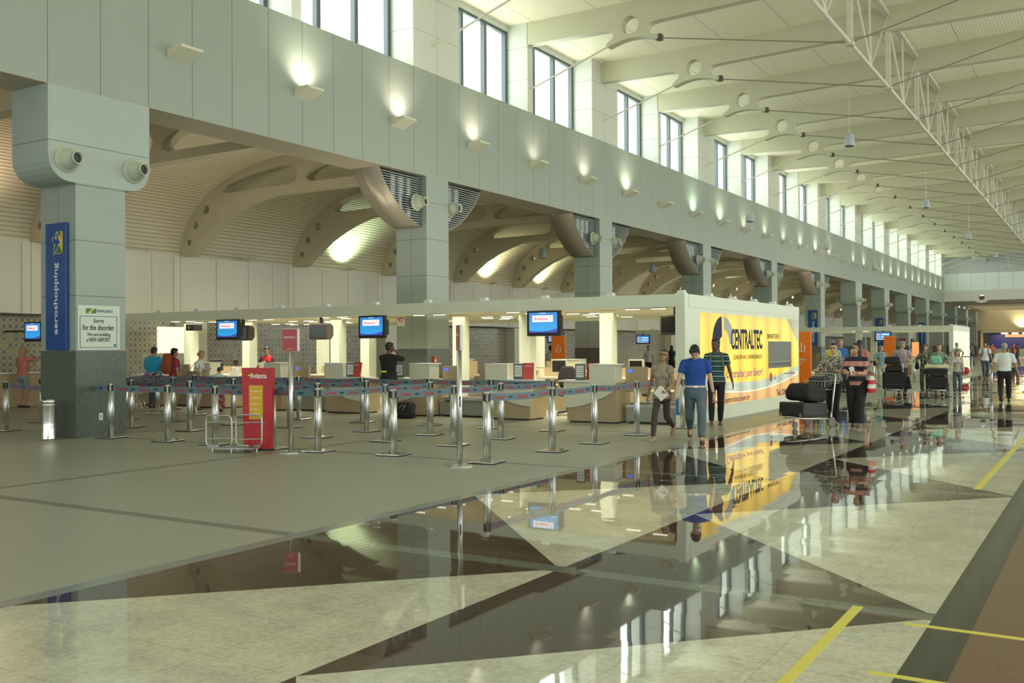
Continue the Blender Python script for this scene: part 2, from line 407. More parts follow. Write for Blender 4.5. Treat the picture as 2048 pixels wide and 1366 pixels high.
# small pilasters against the tile wall
for k in range(0, 12):
    y = YC+S*k+.2
    struct(bm_obj('trim_3', bx(-26.45, y, 0, -25.95, y+.9, 2.56), clad_in))

# ------------------------------------------------------------------ columns
def capital_closed():
    # rounded-bottom box: profile in Y,Z extruded along X
    y0, y1, z0, z1, r = -1.04, 1.04, 4.52, ZB-.01, .42
    pts = [(y0, z1), (y0, z0+r)]
    pts += [(y0+r-r*math.cos(t*PI/12), z0+r-r*math.sin(t*PI/12)) for t in range(1, 7)]
    pts += [(y1-r+r*math.sin(t*PI/12), z0+r-r*math.cos(t*PI/12)) for t in range(0, 6)]
    pts += [(y1, z0+r), (y1, z1)]
    bm = bmesh.new(); loft(bm, [[V(x, p[0], p[1]) for p in pts] for x in (-1.045, .012)]); return bm
def bracket_curve(s):   # s=-1/+1 side
    return [(s*2.35, 6.17), (s*2.22, 5.95), (s*1.95, 5.62), (s*1.62, 5.32), (s*1.25, 5.06), (s*.85, 4.87), (s*.53, 4.8)]
def nozzle(parent, y, z, side=1):
    bm = bmesh.new(); x0 = .012 if side > 0 else -1.05
    lathe(bm, [(.0, 0), (.235, 0), (.235, .02), (.185, .025), (.185, .08), (.165, .14), (.12, .25), (.108, .31), (.118, .315), (.118, .34), (.098, .34), (.09, .26), (.06, .10), (.0, .10)], 28, axis='x')
    for v in bm.verts:
        if side < 0: v.co.x = -v.co.x
    fl = bm_obj('air_nozzle', bm, mat('nozzle_paint', (.50, .53, .43), .45), parent, True, (x0, y, z))
    bm = bmesh.new(); lathe(bm, [(0, .27), (.091, .27), (.091, .275), (0, .275)], 20, axis='x')
    for v in bm.verts:
        if side < 0: v.co.x = -v.co.x
    bm_obj('mouth_shade', bm, black, fl); return fl  # black disc standing in for the shade inside the nozzle
grille_m = mat('grille_metal', (.30, .33, .33), .35, .6)
def column(k):
    c = YC+S*k; closed = (k == 0 or k >= 6)
    t = thing('column', '', 'column', (XW, c, 0), 0, 'clad columns along the hall')
    if k == 0: t['label'] = 'nearest clad column carrying the white notice and tall blue sign'
    else: t['label'] = '%s grey clad column from the camera, %s' % (ORD[k], 'with slatted bracket capital' if not closed else 'with plain rounded capital')
    bm_obj('granite_base', bx(-1.03, -.515, 0, .006, .515, 1.54), granite, t)
    bm_obj('shaft', bx(-1.02, -.51, 1.54, .004 if not closed else .0, .51, ZB-.01), clad_col, t)
    if closed:
        bm_obj('capital', capital_closed(), clad_cap, t)
        for y in (-.69, .68): nozzle(t, y, 4.9)
        for y in (-.69, .68): nozzle(t, y, 4.9, -1)
    else:
        for s in (-1, 1):
            cv = bracket_curve(s); bm = bmesh.new()
            for i in range(len(cv)-1):
                (ya, za), (yb, zb) = cv[i], cv[i+1]
            rings = [[V(-1.0, y, z), V(-.12, y, z), V(-.12, y, z+.03), V(-1.0, y, z+.03)] for y, z in cv]
            loft(bm, rings); bm_obj('bracket_plate', bm, mat('bracket_brown', (.40, .35, .28), .35, .3), t, True)
            bm = bmesh.new(); z = 4.9
            while z < 6.1:
                # width of the slat at height z
                for i in range(len(cv)-1):
                    (ya, za), (yb, zb) = cv[i], cv[i+1]
                    if zb <= z <= za: ye = yb+(ya-yb)*(z-zb)/(za-zb)
                box(bm, -.19, min(s*.5, ye), z, -.13, max(s*.5, ye), z+.020); z += .062
            bm_obj('grille', bm, grille_m, t)
            bl = [(s*.5, 4.82)] + [(y, z) for y, z in cv[::-1]] + [(s*.5, 6.17)]
            me_obj('grille_shade', plate_mesh([bl if s > 0 else bl[::-1]], .01, face_mat((-.72, 0, 0), (0, 1, 0), (0, 0, 1))), mat('grille_shade_dark', (.05, .055, .05), .6), t)  # added dark sheet standing in for the shade behind the slats
            bm = bmesh.new()
            for yy in (.75, 1.1, 1.45):
                zz = [z for (y, z) in cv if abs(y) >= yy][-1]; cyl(bm, (-.45, s*yy, zz+.1), (-.45, s*yy, 6.1), .12, n=10)
            bm_obj('duct', bm, mat('foil_duct', (.5, .52, .5), .3, 1, bump=.8, bscale=30), t)
            nz = nozzle(t, s*.78, 5.44); nz.location.x = -.13
    return t
for k in range(0, 14): column(k)
# blue banner signs on column faces
BIRD = [(-.40, .28), (-.34, .40), (-.20, .42), (-.10, .30), (.08, .22), (.14, .34), (.02, .62), (-.02, .80), (.14, .70), (.30, .46), (.34, .20), (.40, .12), (.62, .04), (.40, -.10), (.26, -.16), (.20, -.34), (.02, -.62), (-.34, -.86), (-.16, -.42), (-.06, -.16), (-.20, -.02), (-.36, .08)]
green = mat('print_green', (.01, .20, .05), .4); yellow = mat('print_yellow', (.75, .52, .02), .4); dark = mat('print_dark', (.02, .025, .03), .5); navy = mat('print_navy', (.02, .05, .14), .5)
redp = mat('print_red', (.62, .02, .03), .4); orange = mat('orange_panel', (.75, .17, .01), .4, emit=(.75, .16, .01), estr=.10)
def banner(k, label, words=True):
    c = YC+S*k; y = c-.515; t = thing('hanging_sign', label, 'sign', (XW-.48, y-.035, 1.56), 0, 'blue shopping signs on the columns')
    bm_obj('sign_panel', bevel(bx(-.30, -.03, 0, .30, .03, 2.27), .008, 1), blue_sign, t)
    X, Z, yy = (1, 0, 0), (0, 0, 1), -.034
    def pl(loops, m, nm, off=0): 
        me = plate_mesh(loops, .002, face_mat((.02, yy-off, 1.92), X, Z)); return me_obj(nm, me, m, t)
    s = .24
    pl([[(-.02*s, .82*s), (.80*s, .82*s), (.80*s, -.82*s), (-.34*s, -.86*s)]], yellow, 'emblem_field')
    pl([[(-.30*s, -.80*s), (.78*s, -.80*s), (.26*s, -.05*s)]], green, 'emblem_field', .001)
    pl([[(.05*s, .80*s), (.62*s, .80*s), (.52*s, .5*s), (.35*s, .35*s)]], green, 'emblem_field', .001)
    pl([[(x*s*1.12, z*s*1.04) for x, z in BIRD]], white, 'emblem_bird', .002)
    pl([[(x*s*.98, z*s*.96) for x, z in BIRD]], blue_sign, 'emblem_bird', .003)
    if words: fit_letter(t, 'aeroshopping', V(.02, yy, .92), (0, 0, 1), (-1, 0, 0), 1.28, .155, white, bold=.012)
    return t
banner(0, 'tall blue vertical sign with white lettering on the nearest column')
banner(5, 'blue vertical sign on the column behind the yellow advert box')
banner(7, 'small distant blue sign on column above the far check-in canopy')
banner(9, 'most distant blue sign, on a column behind the far canopy')
# notice on the first column
t = thing('notice_board', 'white notice taped on the nearest column above its granite base', 'notice', (XW+.006, YC-.05, 1.56))
bm_obj('notice_sheet', bevel(bx(0, -.43, 0, .006, .43, .80), .002, 1), mat('notice_paper', (.62, .70, .62), .5), t)
Yd, Zd = (0, 1, 0), (0, 0, 1)
def frame4(bm, y0, z0, y1, z1, w_, x0, x1):
    box(bm, x0, y0, z0, x1, y1, z0+w_); box(bm, x0, y0, z1-w_, x1, y1, z1); box(bm, x0, y0, z0+w_, x1, y0+w_, z1-w_); box(bm, x0, y1-w_, z0+w_, x1, y1, z1-w_)
bm = bmesh.new(); frame4(bm, -.39, .04, .37, .61, .009, .006, .009); bm_obj('border_line', bm, dark, t)
for s_, z, wd, ht in (('Sorry', .515, .21, .10), ('for the disorder.', .405, .66, .10), ('We are building', .27, .48, .08), ('a NEW AIRPORT.', .185, .50, .075)):
    fit_letter(t, s_, V(.009, -.01, z), Yd, Zd, wd, ht, dark, bold=.012)
fit_letter(t, 'INFRAERO', V(.009, .12, .70), Yd, Zd, .32, .055, mat('print_slate', (.08, .10, .22), .5), bold=.015)
me_obj('emblem', plate_mesh([[(-.105, -.02), (-.105, .035), (-.085, .045), (.105, .045), (.105, -.02), (.085, -.045), (-.105, -.045)]], .002, face_mat((.009, -.165, .70), Yd, Zd)), green, t)
me_obj('emblem', plate_mesh([[(-.07, -.045), (-.015, .02), (0, .038), (.075, .045), (.06, .035), (.012, -.02), (0, -.038), (-.055, -.045)]], .002, face_mat((.0105, -.165, .70), Yd, Zd)), yellow, t)
me_obj('emblem', plate_mesh([[(.012*math.cos(q*PI/6), .012*math.sin(q*PI/6)) for q in range(12)]], .002, face_mat((.012, -.165, .70), Yd, Zd)), navy, t)
bm_obj('corner_logo', bx(.006, .30, .06, .009, .345, .105), mat('print_blue', (.02, .16, .42), .5), t)
# wall socket, fire alarm, no smoking sign
t = thing('power_socket', 'small white wall socket low on the nearest column granite', 'socket', (XW+.006, YC-.02, .29))
bm_obj('cover_plate', bevel(bx(0, -.04, 0, .008, .04, .13), .003, 1), white, t); bm_obj('outlet', bx(.008, -.012, .04, .011, .012, .09), mat('grey_plastic', (.3, .3, .3), .5), t)
t = thing('fire_alarm', 'red fire alarm box on the granite of the second column', 'alarm', (XW+.006, YC+S-.2, 1.12))
bm_obj('alarm_box', bevel(bx(0, -.06, 0, .05, .06, .22), .01, 1), mat('alarm_red', (.7, .04, .02), .4), t); bm_obj('alarm_label', bx(.05, -.035, .08, .053, .035, .14), white, t)
t = thing('warning_sign', 'white no smoking sign high on the second column left face', 'sign', (XW-.86, YC+S-.517, 2.16))
bm_obj('sign_plate', bx(-.13, -.01, 0, .13, 0, .34), white, t)
me_obj('red_ring', plate_mesh([[(.1*math.cos(q*PI/12), .1*math.sin(q*PI/12)) for q in range(24)], [(.08*math.cos(q*PI/12), .08*math.sin(q*PI/12)) for q in range(24)]], .003, face_mat((0, -.012, .22), (1, 0, 0), Zd)), redp, t)
bm = bmesh.new(); box(bm, -.07, -.014, .21, .07, -.010, .23); bm_obj('cigarette', bm, dark, t)
bm = bmesh.new(); box(bm, -.09, -.003, -.009, .09, .003, .009, Matrix.Rotation(math.radians(-45), 3, 'Y'), (0, -.015, .22)); bm_obj('red_bar', bm, redp, t)

# ------------------------------------------------------------------ aisle ribs (vault arches)
def arc(cx, cz, a_, b_, t0, t1, n): return [(cx+a_*math.cos(math.radians(t0+(t1-t0)*i/n)), cz+b_*math.sin(math.radians(t0+(t1-t0)*i/n))) for i in range(n+1)]
out = arc(-20.95, 4.66, 5.05, 2.78, 180, 90, 24) + [(XS+.02, 7.44), (XS+.02, 6.3), (-18.5, 6.3), (-20.9, 6.29), (-21.8, 6.28), (-22.5, 6.20), (-23.1, 6.03), (-23.7, 5.80), (-24.3, 5.50), (-24.8, 5.16), (-25.25, 4.82), (-25.5, 4.62), (-26.0, 4.62)]
def circle(x, z, r, n=16): return [(x+r*math.cos(2*PI*i/n), z+r*math.sin(2*PI*i/n)) for i in range(n)]
lens = [(-23.75, 6.50)] + [(-23.95, 6.55), (-24.0, 6.65), (-23.85, 6.78), (-23.4, 6.95), (-22.7, 7.1), (-21.9, 7.18), (-21.2, 7.17), (-20.85, 7.05), (-20.75, 6.85), (-20.85, 6.62), (-21.1, 6.54)]
lens2 = [(-20.2, 6.54), (-20.4, 6.62), (-20.42, 6.75), (-20.2, 6.92), (-19.6, 7.1), (-18.6, 7.2), (-17.3, 7.22), (-17.1, 7.1), (-17.05, 6.7), (-17.2, 6.54)]
rib_me = plate_mesh([out, lens, lens2, circle(-24.75, 6.05, .15), circle(-25.25, 5.58, .125), circle(-25.55, 5.05, .10)], .38, Matrix.Rotation(PI/2, 4, 'X'))
rib_me.materials.append(ribc)
for i in range(0, 29):
    o = bpy.data.objects.new('vault_rib', rib_me); COL.objects.link(o); o.location = (0, YC+S/2*(i-1)+.2, 0)
    tag(o, ('%s curved vault rib from the camera, with lens opening and round holes' % ORD[i]) if i < 29 else '', 'rib', 'curved ribs under the side vault')

# ------------------------------------------------------------------ nave beams, tie rods, truss
def beam_mesh():
    zt = lambda x: roof_z(x)-.0
    o_ = [(XW-.02, 11.8), (-12, 11.8)] + [(x, zt(x)) for x in (-9, -6, -3.33, -.8, 2, 4, 8.95)]
    r_ = [(8.95, 11.1)]
    # bottom edge right to left, mirrored about x=-.8... far side is out of the picture; keep it plain until the lobe
    b_ = [(-.8, 11.28), (-5.82, 11.25), (-11.0, 11.10), (-11.2, 11.09), (-11.42, 11.07), (-11.53, 10.99), (-11.55, 10.88), (-11.50, 10.78), (-11.40, 10.71), (-11.27, 10.69), (-11.2, 10.66), (-11.22, 10.55), (-11.32, 10.55)]
    b_ += [(-11.5, 10.64), (-11.8, 10.70), (-12.1, 10.71), (-12.4, 10.67), (-12.65, 10.60), (-12.83, 10.55), (-12.88, 10.62), (-12.80, 10.70), (-12.73, 10.74), (-12.65, 10.80), (-12.61, 10.89), (-12.65, 10.98), (-12.76, 11.04), (-12.92, 11.06), (XW-.02, 11.09)]
    me = plate_mesh([o_+r_+b_, circle(-12.08, 11.10, .27, 32)], .30, Matrix.Rotation(PI/2, 4, 'X')); return me
bmh = beam_mesh(); bmh.materials.append(beamc)
rodm = mat('tie_rod_paint', (.62, .60, .48), .4)
bm = bmesh.new(); cyl(bm, (XW-.05, 0, 9.70), (-12.84, 0, 10.62), .028, n=8); rod1 = bpy.data.meshes.new('tie_rod'); bm.to_mesh(rod1); bm.free(); rod1.materials.append(rodm)
bm = bmesh.new(); cyl(bm, (-11.2, 0, 10.6), (-5.82, 0, 9.55), .018, n=8); rod2 = bpy.data.meshes.new('tie_rod'); bm.to_mesh(rod2); bm.free(); rod2.materials.append(mat('dark_rod', (.25, .23, .17), .5))
bm = bmesh.new(); cyl(bm, (-5.82, 0, 9.55), (-.6, 0, 10.8), .018, n=8); rod3 = bpy.data.meshes.new('tie_rod'); bm.to_mesh(rod3); bm.free(); rod3.materials.append(MATS['dark_rod'])
bm = bx(-11.27, -.09, 10.53, -11.12, .09, 10.70); blk = bpy.data.meshes.new('rod_anchor'); bm.to_mesh(blk); bm.free(); blk.materials.append(mat('anchor_dark', (.10, .09, .07), .5))
BY = []
for i in range(0, 21):
    y = YC+S/2*i-.18+.0; BY.append(y)
    o = bpy.data.objects.new('roof_beam', bmh); COL.objects.link(o); o.location = (0, y, 0)
    tag(o, '%s pale roof beam from the camera, scalloped with one round hole' % ORD[i], 'beam', 'pale roof beams across the hall')
    for me_ in (rod1, rod2, rod3): me_obj('tie_rod', me_, None, o)
    me_obj('rod_anchor', blk, None, o)
truss = thing('roof_truss', 'long tubular roof truss running down the hall under the beams', 'truss', (-5.82, 0, 0))
tm = mat('truss_paint', (.60, .60, .49), .4)
bm = bmesh.new(); cyl(bm, (0, BY[0], 9.55), (0, YE, 9.55), .055, n=12); bm_obj('bottom_chord', bm, tm, truss, True)
bm_obj('top_chord', bx(-.09, BY[0], 11.68, .09, YE, 11.8), tm, truss)
post_m = bpy.data.meshes.new('truss_post'); bm = bx(-.07, -.05, 9.55, .07, .05, 11.3); box(bm, -.1, -.1, 9.47, .1, .1, 9.62); bm.to_mesh(post_m); bm.free(); post_m.materials.append(tm)
def strut_me(p0, p1, r=.032):
    bm = bmesh.new(); cyl(bm, p0, p1, r, n=8); me = bpy.data.meshes.new('strut'); bm.to_mesh(me); bm.free(); me.materials.append(tm); return me
h = S/4
st = [strut_me((0, 0, 9.57), (0, -h+.08, 11.6)), strut_me((0, 0, 9.57), (0, -.15, 11.7)), strut_me((0, 0, 9.57), (0, h-.1, 11.72))]
for i, y in enumerate(BY):
    me_obj('truss_post', post_m, None, truss, loc=(0, y, 0))
    if i < 20:
        for q in st: me_obj('strut', q, None, truss, loc=(0, y+h, 0))

# ------------------------------------------------------------------ sconces on the fascia
def spot(name, loc, direc, power, color, ang=100, blend=.9, size=.08, parent=None):
    l = bpy.data.lights.new(name, 'SPOT'); l.energy = power; l.color = color; l.spot_size = math.radians(ang); l.spot_blend = blend; l.shadow_soft_size = size
    o = bpy.data.objects.new(name, l); COL.objects.link(o); o.location = loc; o.rotation_euler = Vector(direc).to_track_quat('-Z', 'Y').to_euler()
    if parent is not None: o.parent = parent
    return o
bm = bmesh.new()
loft(bm, [[V(0, y, .0), V(.42, y, .02), V(.42, y, -.03), V(.0, y, -.20)] for y in (-.26, .26)])
sc_me = bpy.data.meshes.new('sconce_body'); bmesh.ops.recalc_face_normals(bm, faces=bm.faces[:]); bm.to_mesh(sc_me); bm.free(); sc_me.materials.append(mat('sconce_cream', (.66, .65, .50), .45))
bm = bmesh.new(); box(bm, .06, -.20, .005, .36, .20, .02); sl_me = bpy.data.meshes.new('sconce_lens'); bm.to_mesh(sl_me); bm.free(); sl_me.materials.append(mat('lens_glass', (.6, .6, .55), .2))
WARM, NEUT, PINK, GREEN = (1, .93, .72), (1, .97, .82), (1, .82, .66), (.74, 1, .72)
lit = {0: None, 1: (WARM, 2.0), 2: (PINK, 1.5), 3: (PINK, 1.1), 4: (PINK, .55), 5: (PINK, .9), 6: (WARM, 1.5), 7: None, 8: (GREEN, 1.5), 9: (WARM, 1.5), 10: (PINK, .7)}
for k in range(30):
    y = 12.95+S/3*k; st_ = lit.get(k, (random.choice([WARM, NEUT, PINK, WARM]), random.uniform(.6, 1.5)) if k not in (16, 19) else None)
    t = thing('wall_sconce', '%s wedge-shaped wall lamp along the fascia, %s' % (ORD[k], 'switched off' if st_ is None else 'throwing light upward'), 'wall lamp', (XW+.002, y, 7.42), 0, 'wedge lamps along the fascia')
    me_obj('sconce_body', sc_me, None, t); me_obj('sconce_lens', sl_me, None, t)
    if st_: spot('sconce_light', (.37, 0, .04), (-.50, 0, 1), 70*st_[1], st_[0], 130, 1.0, .09, t)

# uplights on the aisle cornice
up_me = bpy.data.meshes.new('uplight_body'); bm = bmesh.new(); loft(bm, [[V(0, y, 0), V(.3, y, .12), V(.28, y, .16), V(0, y, .1)] for y in (-.17, .17)]); bmesh.ops.recalc_face_normals(bm, faces=bm.faces[:]); bm.to_mesh(up_me); bm.free(); up_me.materials.append(MATS['sconce_cream'])
UP = {0: ((1, .78, .6), 2.6), 1: ((1, .74, .56), 3.0), 4: ((.72, 1, .68), 2.6), 6: ((1, .95, .58), 2.6), 7: ((1, .94, .55), 2.6), 8: ((1, .95, .6), 1.4), 11: ((.9, 1, .7), 3), 12: ((1, .97, .8), 3), 13: ((1, .85, .7), 2.4), 14: ((.8, 1, .8), 3), 16: ((.85, 1, .8), 3), 18: ((1, .95, .75), 3), 20: ((1, .95, .75), 3)}
for k in range(0, 22):
    y = YC+S/2*(k-1)+S/4; on = UP.get(k)
    if k in (2, 5, 9, 15, 17, 19, 21): continue
    t = thing('cornice_uplight', '%s small uplight on the back wall cornice, %s' % (ORD[k], 'lighting the vault' if on else 'unlit'), 'uplight', (-25.6, y, 4.62), 0, 'cornice uplights')
    me_obj('uplight_body', up_me, None, t)
    if on: spot('uplight', (.16, 0, .22), (-.15, 0, 1), 90*on[1], on[0], 140, .9, .06, t)

# hanging loudspeakers
spk = bmesh.new(); lathe(spk, [(0, .44), (.10, .44), (.135, .41), (.185, .03), (.185, .0), (.0, .0)], 24)
spk_me = bpy.data.meshes.new('speaker_body'); spk.to_mesh(spk_me); spk.free(); spk_me.materials.append(mat('speaker_grey', (.45, .50, .52), .45)); spk_me.polygons.foreach_set('use_smooth', [True]*len(spk_me.polygons))
bm = bmesh.new(); lathe(bm, [(0, -.01), (.15, -.01), (.15, .004), (0, .004)], 20); spg_me = bpy.data.meshes.new('speaker_grille'); bm.to_mesh(spg_me); bm.free(); spg_me.materials.append(black)
def wire_me(L):
    bm = bmesh.new(); cyl(bm, (0, 0, .43), (0, 0, L), .006, n=6); me = bpy.data.meshes.new('hanging_wire'); bm.to_mesh(me); bm.free(); me.materials.append(galv); return me
for i, (x, y, z, top_, lab) in enumerate(((-7.8, 35.5, 8.58, 11.9, 'nearest and largest grey cone loudspeaker hanging from the roof'), (-8.0, 53.5, 8.58, 11.9, 'grey cone loudspeaker hanging from the roof, second in the right row'),
        (-8.0, 71, 8.58, 11.9, 'grey cone loudspeaker hanging from the roof, third in the right row'), (-7.9, 87.3, 8.58, 11.9, 'grey cone loudspeaker hanging from the roof, fourth in the right row'),
        (-8.0, 99.7, 8.58, 11.9, 'grey cone loudspeaker hanging from the roof, farthest in the right row'), (-13.4, 41.8, 7.0, 11.8, 'grey cone loudspeaker hanging in front of the fascia lamps, nearest of its row'),
        (-14.1, 58.2, 7.2, 11.8, 'grey cone loudspeaker hanging in front of the fascia lamps, middle of its row'), (-14.3, 72.7, 7.0, 11.8, 'grey cone loudspeaker hanging in front of the fascia lamps, farthest of its row'),
        (-21.3, 37.4, 5.5, 7.4, 'white cone loudspeaker hanging under the side vault, nearer one'), (-20.6, 47.8, 5.5, 7.4, 'white cone loudspeaker hanging under the side vault, farther one'))):
    t = thing('pendant_loudspeaker', lab, 'loudspeaker', (x, y, z), 0, 'hanging cone loudspeakers'); me_obj('speaker_body', spk_me, None, t); me_obj('speaker_grille', spg_me, None, t); me_obj('hanging_wire', wire_me((roof_z(x)+.02 if top_ > 8 else 6.33)-z), None, t)

# ================================================================== CHECK-IN CANOPIES
glow_strip = mat('light_strip', (.9, .88, .75), .5, emit=(1, .93, .72), estr=2.2)
canopy_c = mat('canopy_paint', (.68, .72, .58), .45, var=.02, bscale=2)
canopy_in = mat('canopy_ceiling_paint', (.68, .64, .50), .5)
clamp_me = bpy.data.meshes.new('clamp'); bm = bx(-.07, -.06, 0, .07, .06, .07); box(bm, -.1, -.07, 0, .1, .07, .02); bm.to_mesh(clamp_me); bm.free(); clamp_me.materials.append(whitem)
def canopy(x0, x1, y0, y1, z1, label, posts, gaps, lamp, up=26):
    t = thing('check_in_canopy', label, 'canopy', (x0, y0, 0)); W, D = x1-x0, y1-y0; zb = z1-.25
    bm_obj('front_beam', bx(0, -.09, zb, W, .12, z1), canopy_c, t)
    bm_obj('back_beam', bx(0, D-.12, zb, W, D+.05, z1), canopy_c, t)
    bm_obj('side_beam', bx(W-.18, .12, zb, W+.01, D-.12, z1), canopy_c, t)
    for (xa, ya, xb, yb) in gaps: bm_obj('ceiling_panel', bx(xa, ya, zb+.06, xb, yb, zb+.1), canopy_in, t)
    for (xa, ya) in posts: bm_obj('post', bx(xa-.15, ya-.15, 0, xa+.15, ya+.15, zb), canopy_c, t)
    bm_obj('post', bx(W-.20, -.08, 0, W, .12, zb), canopy_c, t)
    n = int(W/1.55)
    for i in range(n+1): me_obj('clamp', clamp_me, None, t, loc=(W-.1-i*1.55, .02, z1))
    for i in range(1, int(D/1.6)+1): me_obj('clamp', clamp_me, None, t, loc=(W-.08, i*1.5, z1))
    for (xa, ya, xb, yb) in gaps:
        if yb-ya < 1.5: continue
        xx = xa+.9; q = 0
        while xx < xb-.8:
            yy = ya + (.35 if q % 2 else .95)
            for y_ in (yy, yy+.85):
                if y_ < yb-.2:
                    f = bm_obj('light_fitting', bx(xx, y_, zb+.03, xx+1.0, y_+.09, zb+.06), whitem, t)
                    bm_obj('light_tube', bx(xx+.03, y_+.02, zb+.018, xx+.35, y_+.07, zb+.03), glow_strip, f)
                    bm_obj('light_tube', bx(xx+.65, y_+.02, zb+.018, xx+.97, y_+.07, zb+.03), glow_strip, f)
            xx += 2.9; q += 1
        nl = max(1, int((xb-xa)/4))
        for i in range(nl):
            l = area('canopy_downlight', (xa+(i+.5)*(xb-xa)/nl, (ya+yb)/2, zb-.01), (0, 0, 0), (xb-xa)/nl*.8, (yb-ya)*.6, lamp*1.5, (1, .91, .70)); l.parent = t; l.data.spread = math.radians(125)
    # unseen troughs and fill lights added on the canopy roof to brighten the vault
    for i in range(4):
        xa = 1.2+i*(W-2.4)/4; tr = bm_obj('fill_trough', bx(xa, .9, zb+.10, xa+(W-2.4)/4-.6, 1.3, zb+.16), whitem, t)
        l = area('vault_fill_light', (xa+(W-2.4)/8-.3, 1.1, zb+.17), (PI, 0, 0), (W-2.4)/4-.7, .3, up, (1, .93, .74)); l.parent = t; l.data.spread = math.radians(150)
    return t
CX0, CX1, CY0, CY1 = -24.6, -7.13, 18.2, 26.3
c1 = canopy(CX0, CX1, CY0, CY1, 2.60, 'long cream check-in canopy on posts behind the queue posts', [(x-CX0, 2.1) for x in (-9.85, -12.0, -13.95, -16.95, -18.0, -21.4, -23.9)] + [(x-CX0, 6.4) for x in (-9.5, -14.2, -18.6, -22.5)],
       [(.1, .12, 17.2, 2.55), (.1, 4.15, 17.2, 7.9), (.1, 2.55, 7.6, 4.15), (9.4, 2.55, 17.2, 4.15)], 62)
c2 = canopy(-25.4, -7.15, 56.4, 63.4, 2.62, 'distant cream check-in canopy beyond the yellow advert box', [(x+25.4, .15) for x in (-12.0, -11.2)] + [(x+25.4, 1.3) for x in (-15.5, -18.5, -22)],
       [(.1, .12, 18, 5.4)], 110)
# advert light box on the side of the near canopy
lb = thing('advert_lightbox', 'large backlit yellow advertising wall on the end of the check-in canopy', 'light box', (-7.13, 18.4, 0))
bm = bmesh.new(); box(bm, -.28, -.08, 0, 0, 7.9, .30); box(bm, -.28, -.08, .30, 0, .55, 2.25); box(bm, -.28, 7.8, .30, 0, 7.9, 2.25); box(bm, -.28, -.08, 2.25, 0, 7.9, 2.35); bm_obj('frame', bm, canopy_c, lb)
bm_obj('back_panel', bx(-.29, .1, .3, -.27, 7.8, 2.3), canopy_c, lb)
adm = mat('advert_print', (.75, .5, .05), .35)
def _ad():
    n = N(adm); X, Y, Z = n.pos()
    # printed layers: yellow field, water band, orange foot band; backlight bands and edge fall-off painted into the emission
    arcz = n.math('ADD', .50, n.math('MULTIPLY', n.math('POWER', n.math('DIVIDE', n.math('SUBTRACT', Y, 4.0), 4), 2), .30))
    arcz = n.math('ADD', n.math('MULTIPLY', Y, .012), arcz)
    wave = n.noise(5, 5); top = n.math('ADD', n.math('ADD', arcz, .20), n.math('MULTIPLY', n.math('SUBTRACT', wave, .5), .12))
    water = n.mix(n.noise(14, 4), (.10, .20, .20), (.62, .60, .42))
    col = n.mix(n.math('LESS_THAN', Z, top), (.80, .50, .015), water)
    line_ = n.math('LESS_THAN', Z, n.math('ADD', arcz, .0)); col = n.mix(line_, col, (.75, .72, .5)); col = n.mix(n.math('LESS_THAN', Z, n.math('SUBTRACT', arcz, .03)), col, (.62, .33, .10))
    edge = n.math('GREATER_THAN', n.math('ADD', Z, n.math('MULTIPLY', Y, .55)), 5.95); col = n.mix(n.math('MULTIPLY', edge, .7), col, (.08, .22, .22))
    n.nt.links.new(col, bsdf(adm).inputs['Base Color']); n.nt.links.new(col, bsdf(adm).inputs['Emission Color'])
    tube_bands = n.math('ABSOLUTE', n.math('SINE', n.math('MULTIPLY', Y, PI/1.02)))
    hz = n.math('SUBTRACT', 1, n.math('POWER', n.math('ABSOLUTE', n.math('DIVIDE', n.math('SUBTRACT', Z, 1.15), 1.25)), 3))
    n.nt.links.new(n.math('MULTIPLY', n.math('ADD', .18, n.math('MULTIPLY', tube_bands, .52)), n.math('ADD', .30, hz)), bsdf(adm).inputs['Emission Strength'])
_ad()
bm_obj('advert_sheet', bx(-.03, .55, .30, .004, 7.8, 2.26), adm, lb)
nv = mat('advert_navy', (.003, .014, .055), .6, spec=.2); 
def adt(s_, y, z, wd, ht, m, **k): return fit_letter(lb, s_, V(.007, y, z), Yd, Zd, wd, ht, m, **k)
cx_, cz_ = 2.0, 1.72
def sector(cy, cz, ry, rz, ri, t0, t1, n=14): return [(cy+ry*math.cos(math.radians(t0+(t1-t0)*i/n)), cz+rz*math.sin(math.radians(t0+(t1-t0)*i/n))) for i in range(n+1)] + [(cy+ry*ri*math.cos(math.radians(t1+(t0-t1)*i/n)), cz+rz*ri*math.sin(math.radians(t1+(t0-t1)*i/n))) for i in range(n+1)]
FM = face_mat((.006, 0, 0), Yd, Zd)
me_obj('logo', plate_mesh([sector(1.85, 1.60, .62, .60, .28, 92, 178)], .002, FM), nv, lb)
me_obj('logo', plate_mesh([sector(1.85, 1.55, .62, .60, .28, 182, 262)], .002, FM), nv, lb)
me_obj('logo', plate_mesh([sector(1.95, 1.60, .68, .60, .55, 2, 86)], .002, FM), mat('logo_grey', (.25, .24, .22), .3), lb)
adt('CENTRALTEC', 3.55, 1.72, 2.25, .46, nv, bold=.03)
adt('L\u00cdDER EM AR CONDICIONADO', 3.62, 1.33, 2.1, .12, nv)
adt('INVERTER V', 5.6, 1.80, 1.0, .12, nv, bold=.01)
adt('Centraltec por favor!', 3.4, .93, 2.6, .24, mat('print_rim', (.85, .8, .7), .5), shear=.3, bold=.035)
o = adt('Centraltec por favor!', 3.4, .93, 2.6, .24, redp, shear=.3, bold=.0); o.location.x = .002
adt('LG', 5.65, .80, .22, .13, mat('logo_plum', (.35, .05, .10), .4), bold=.01)
me_obj('logo', plate_mesh([circle(5.35, .80, .12)], .002, FM), MATS['logo_plum'], lb)
adt('CONDICIONADORES DE AR', 6.95, .86, 1.0, .045, MATS['logo_plum'])
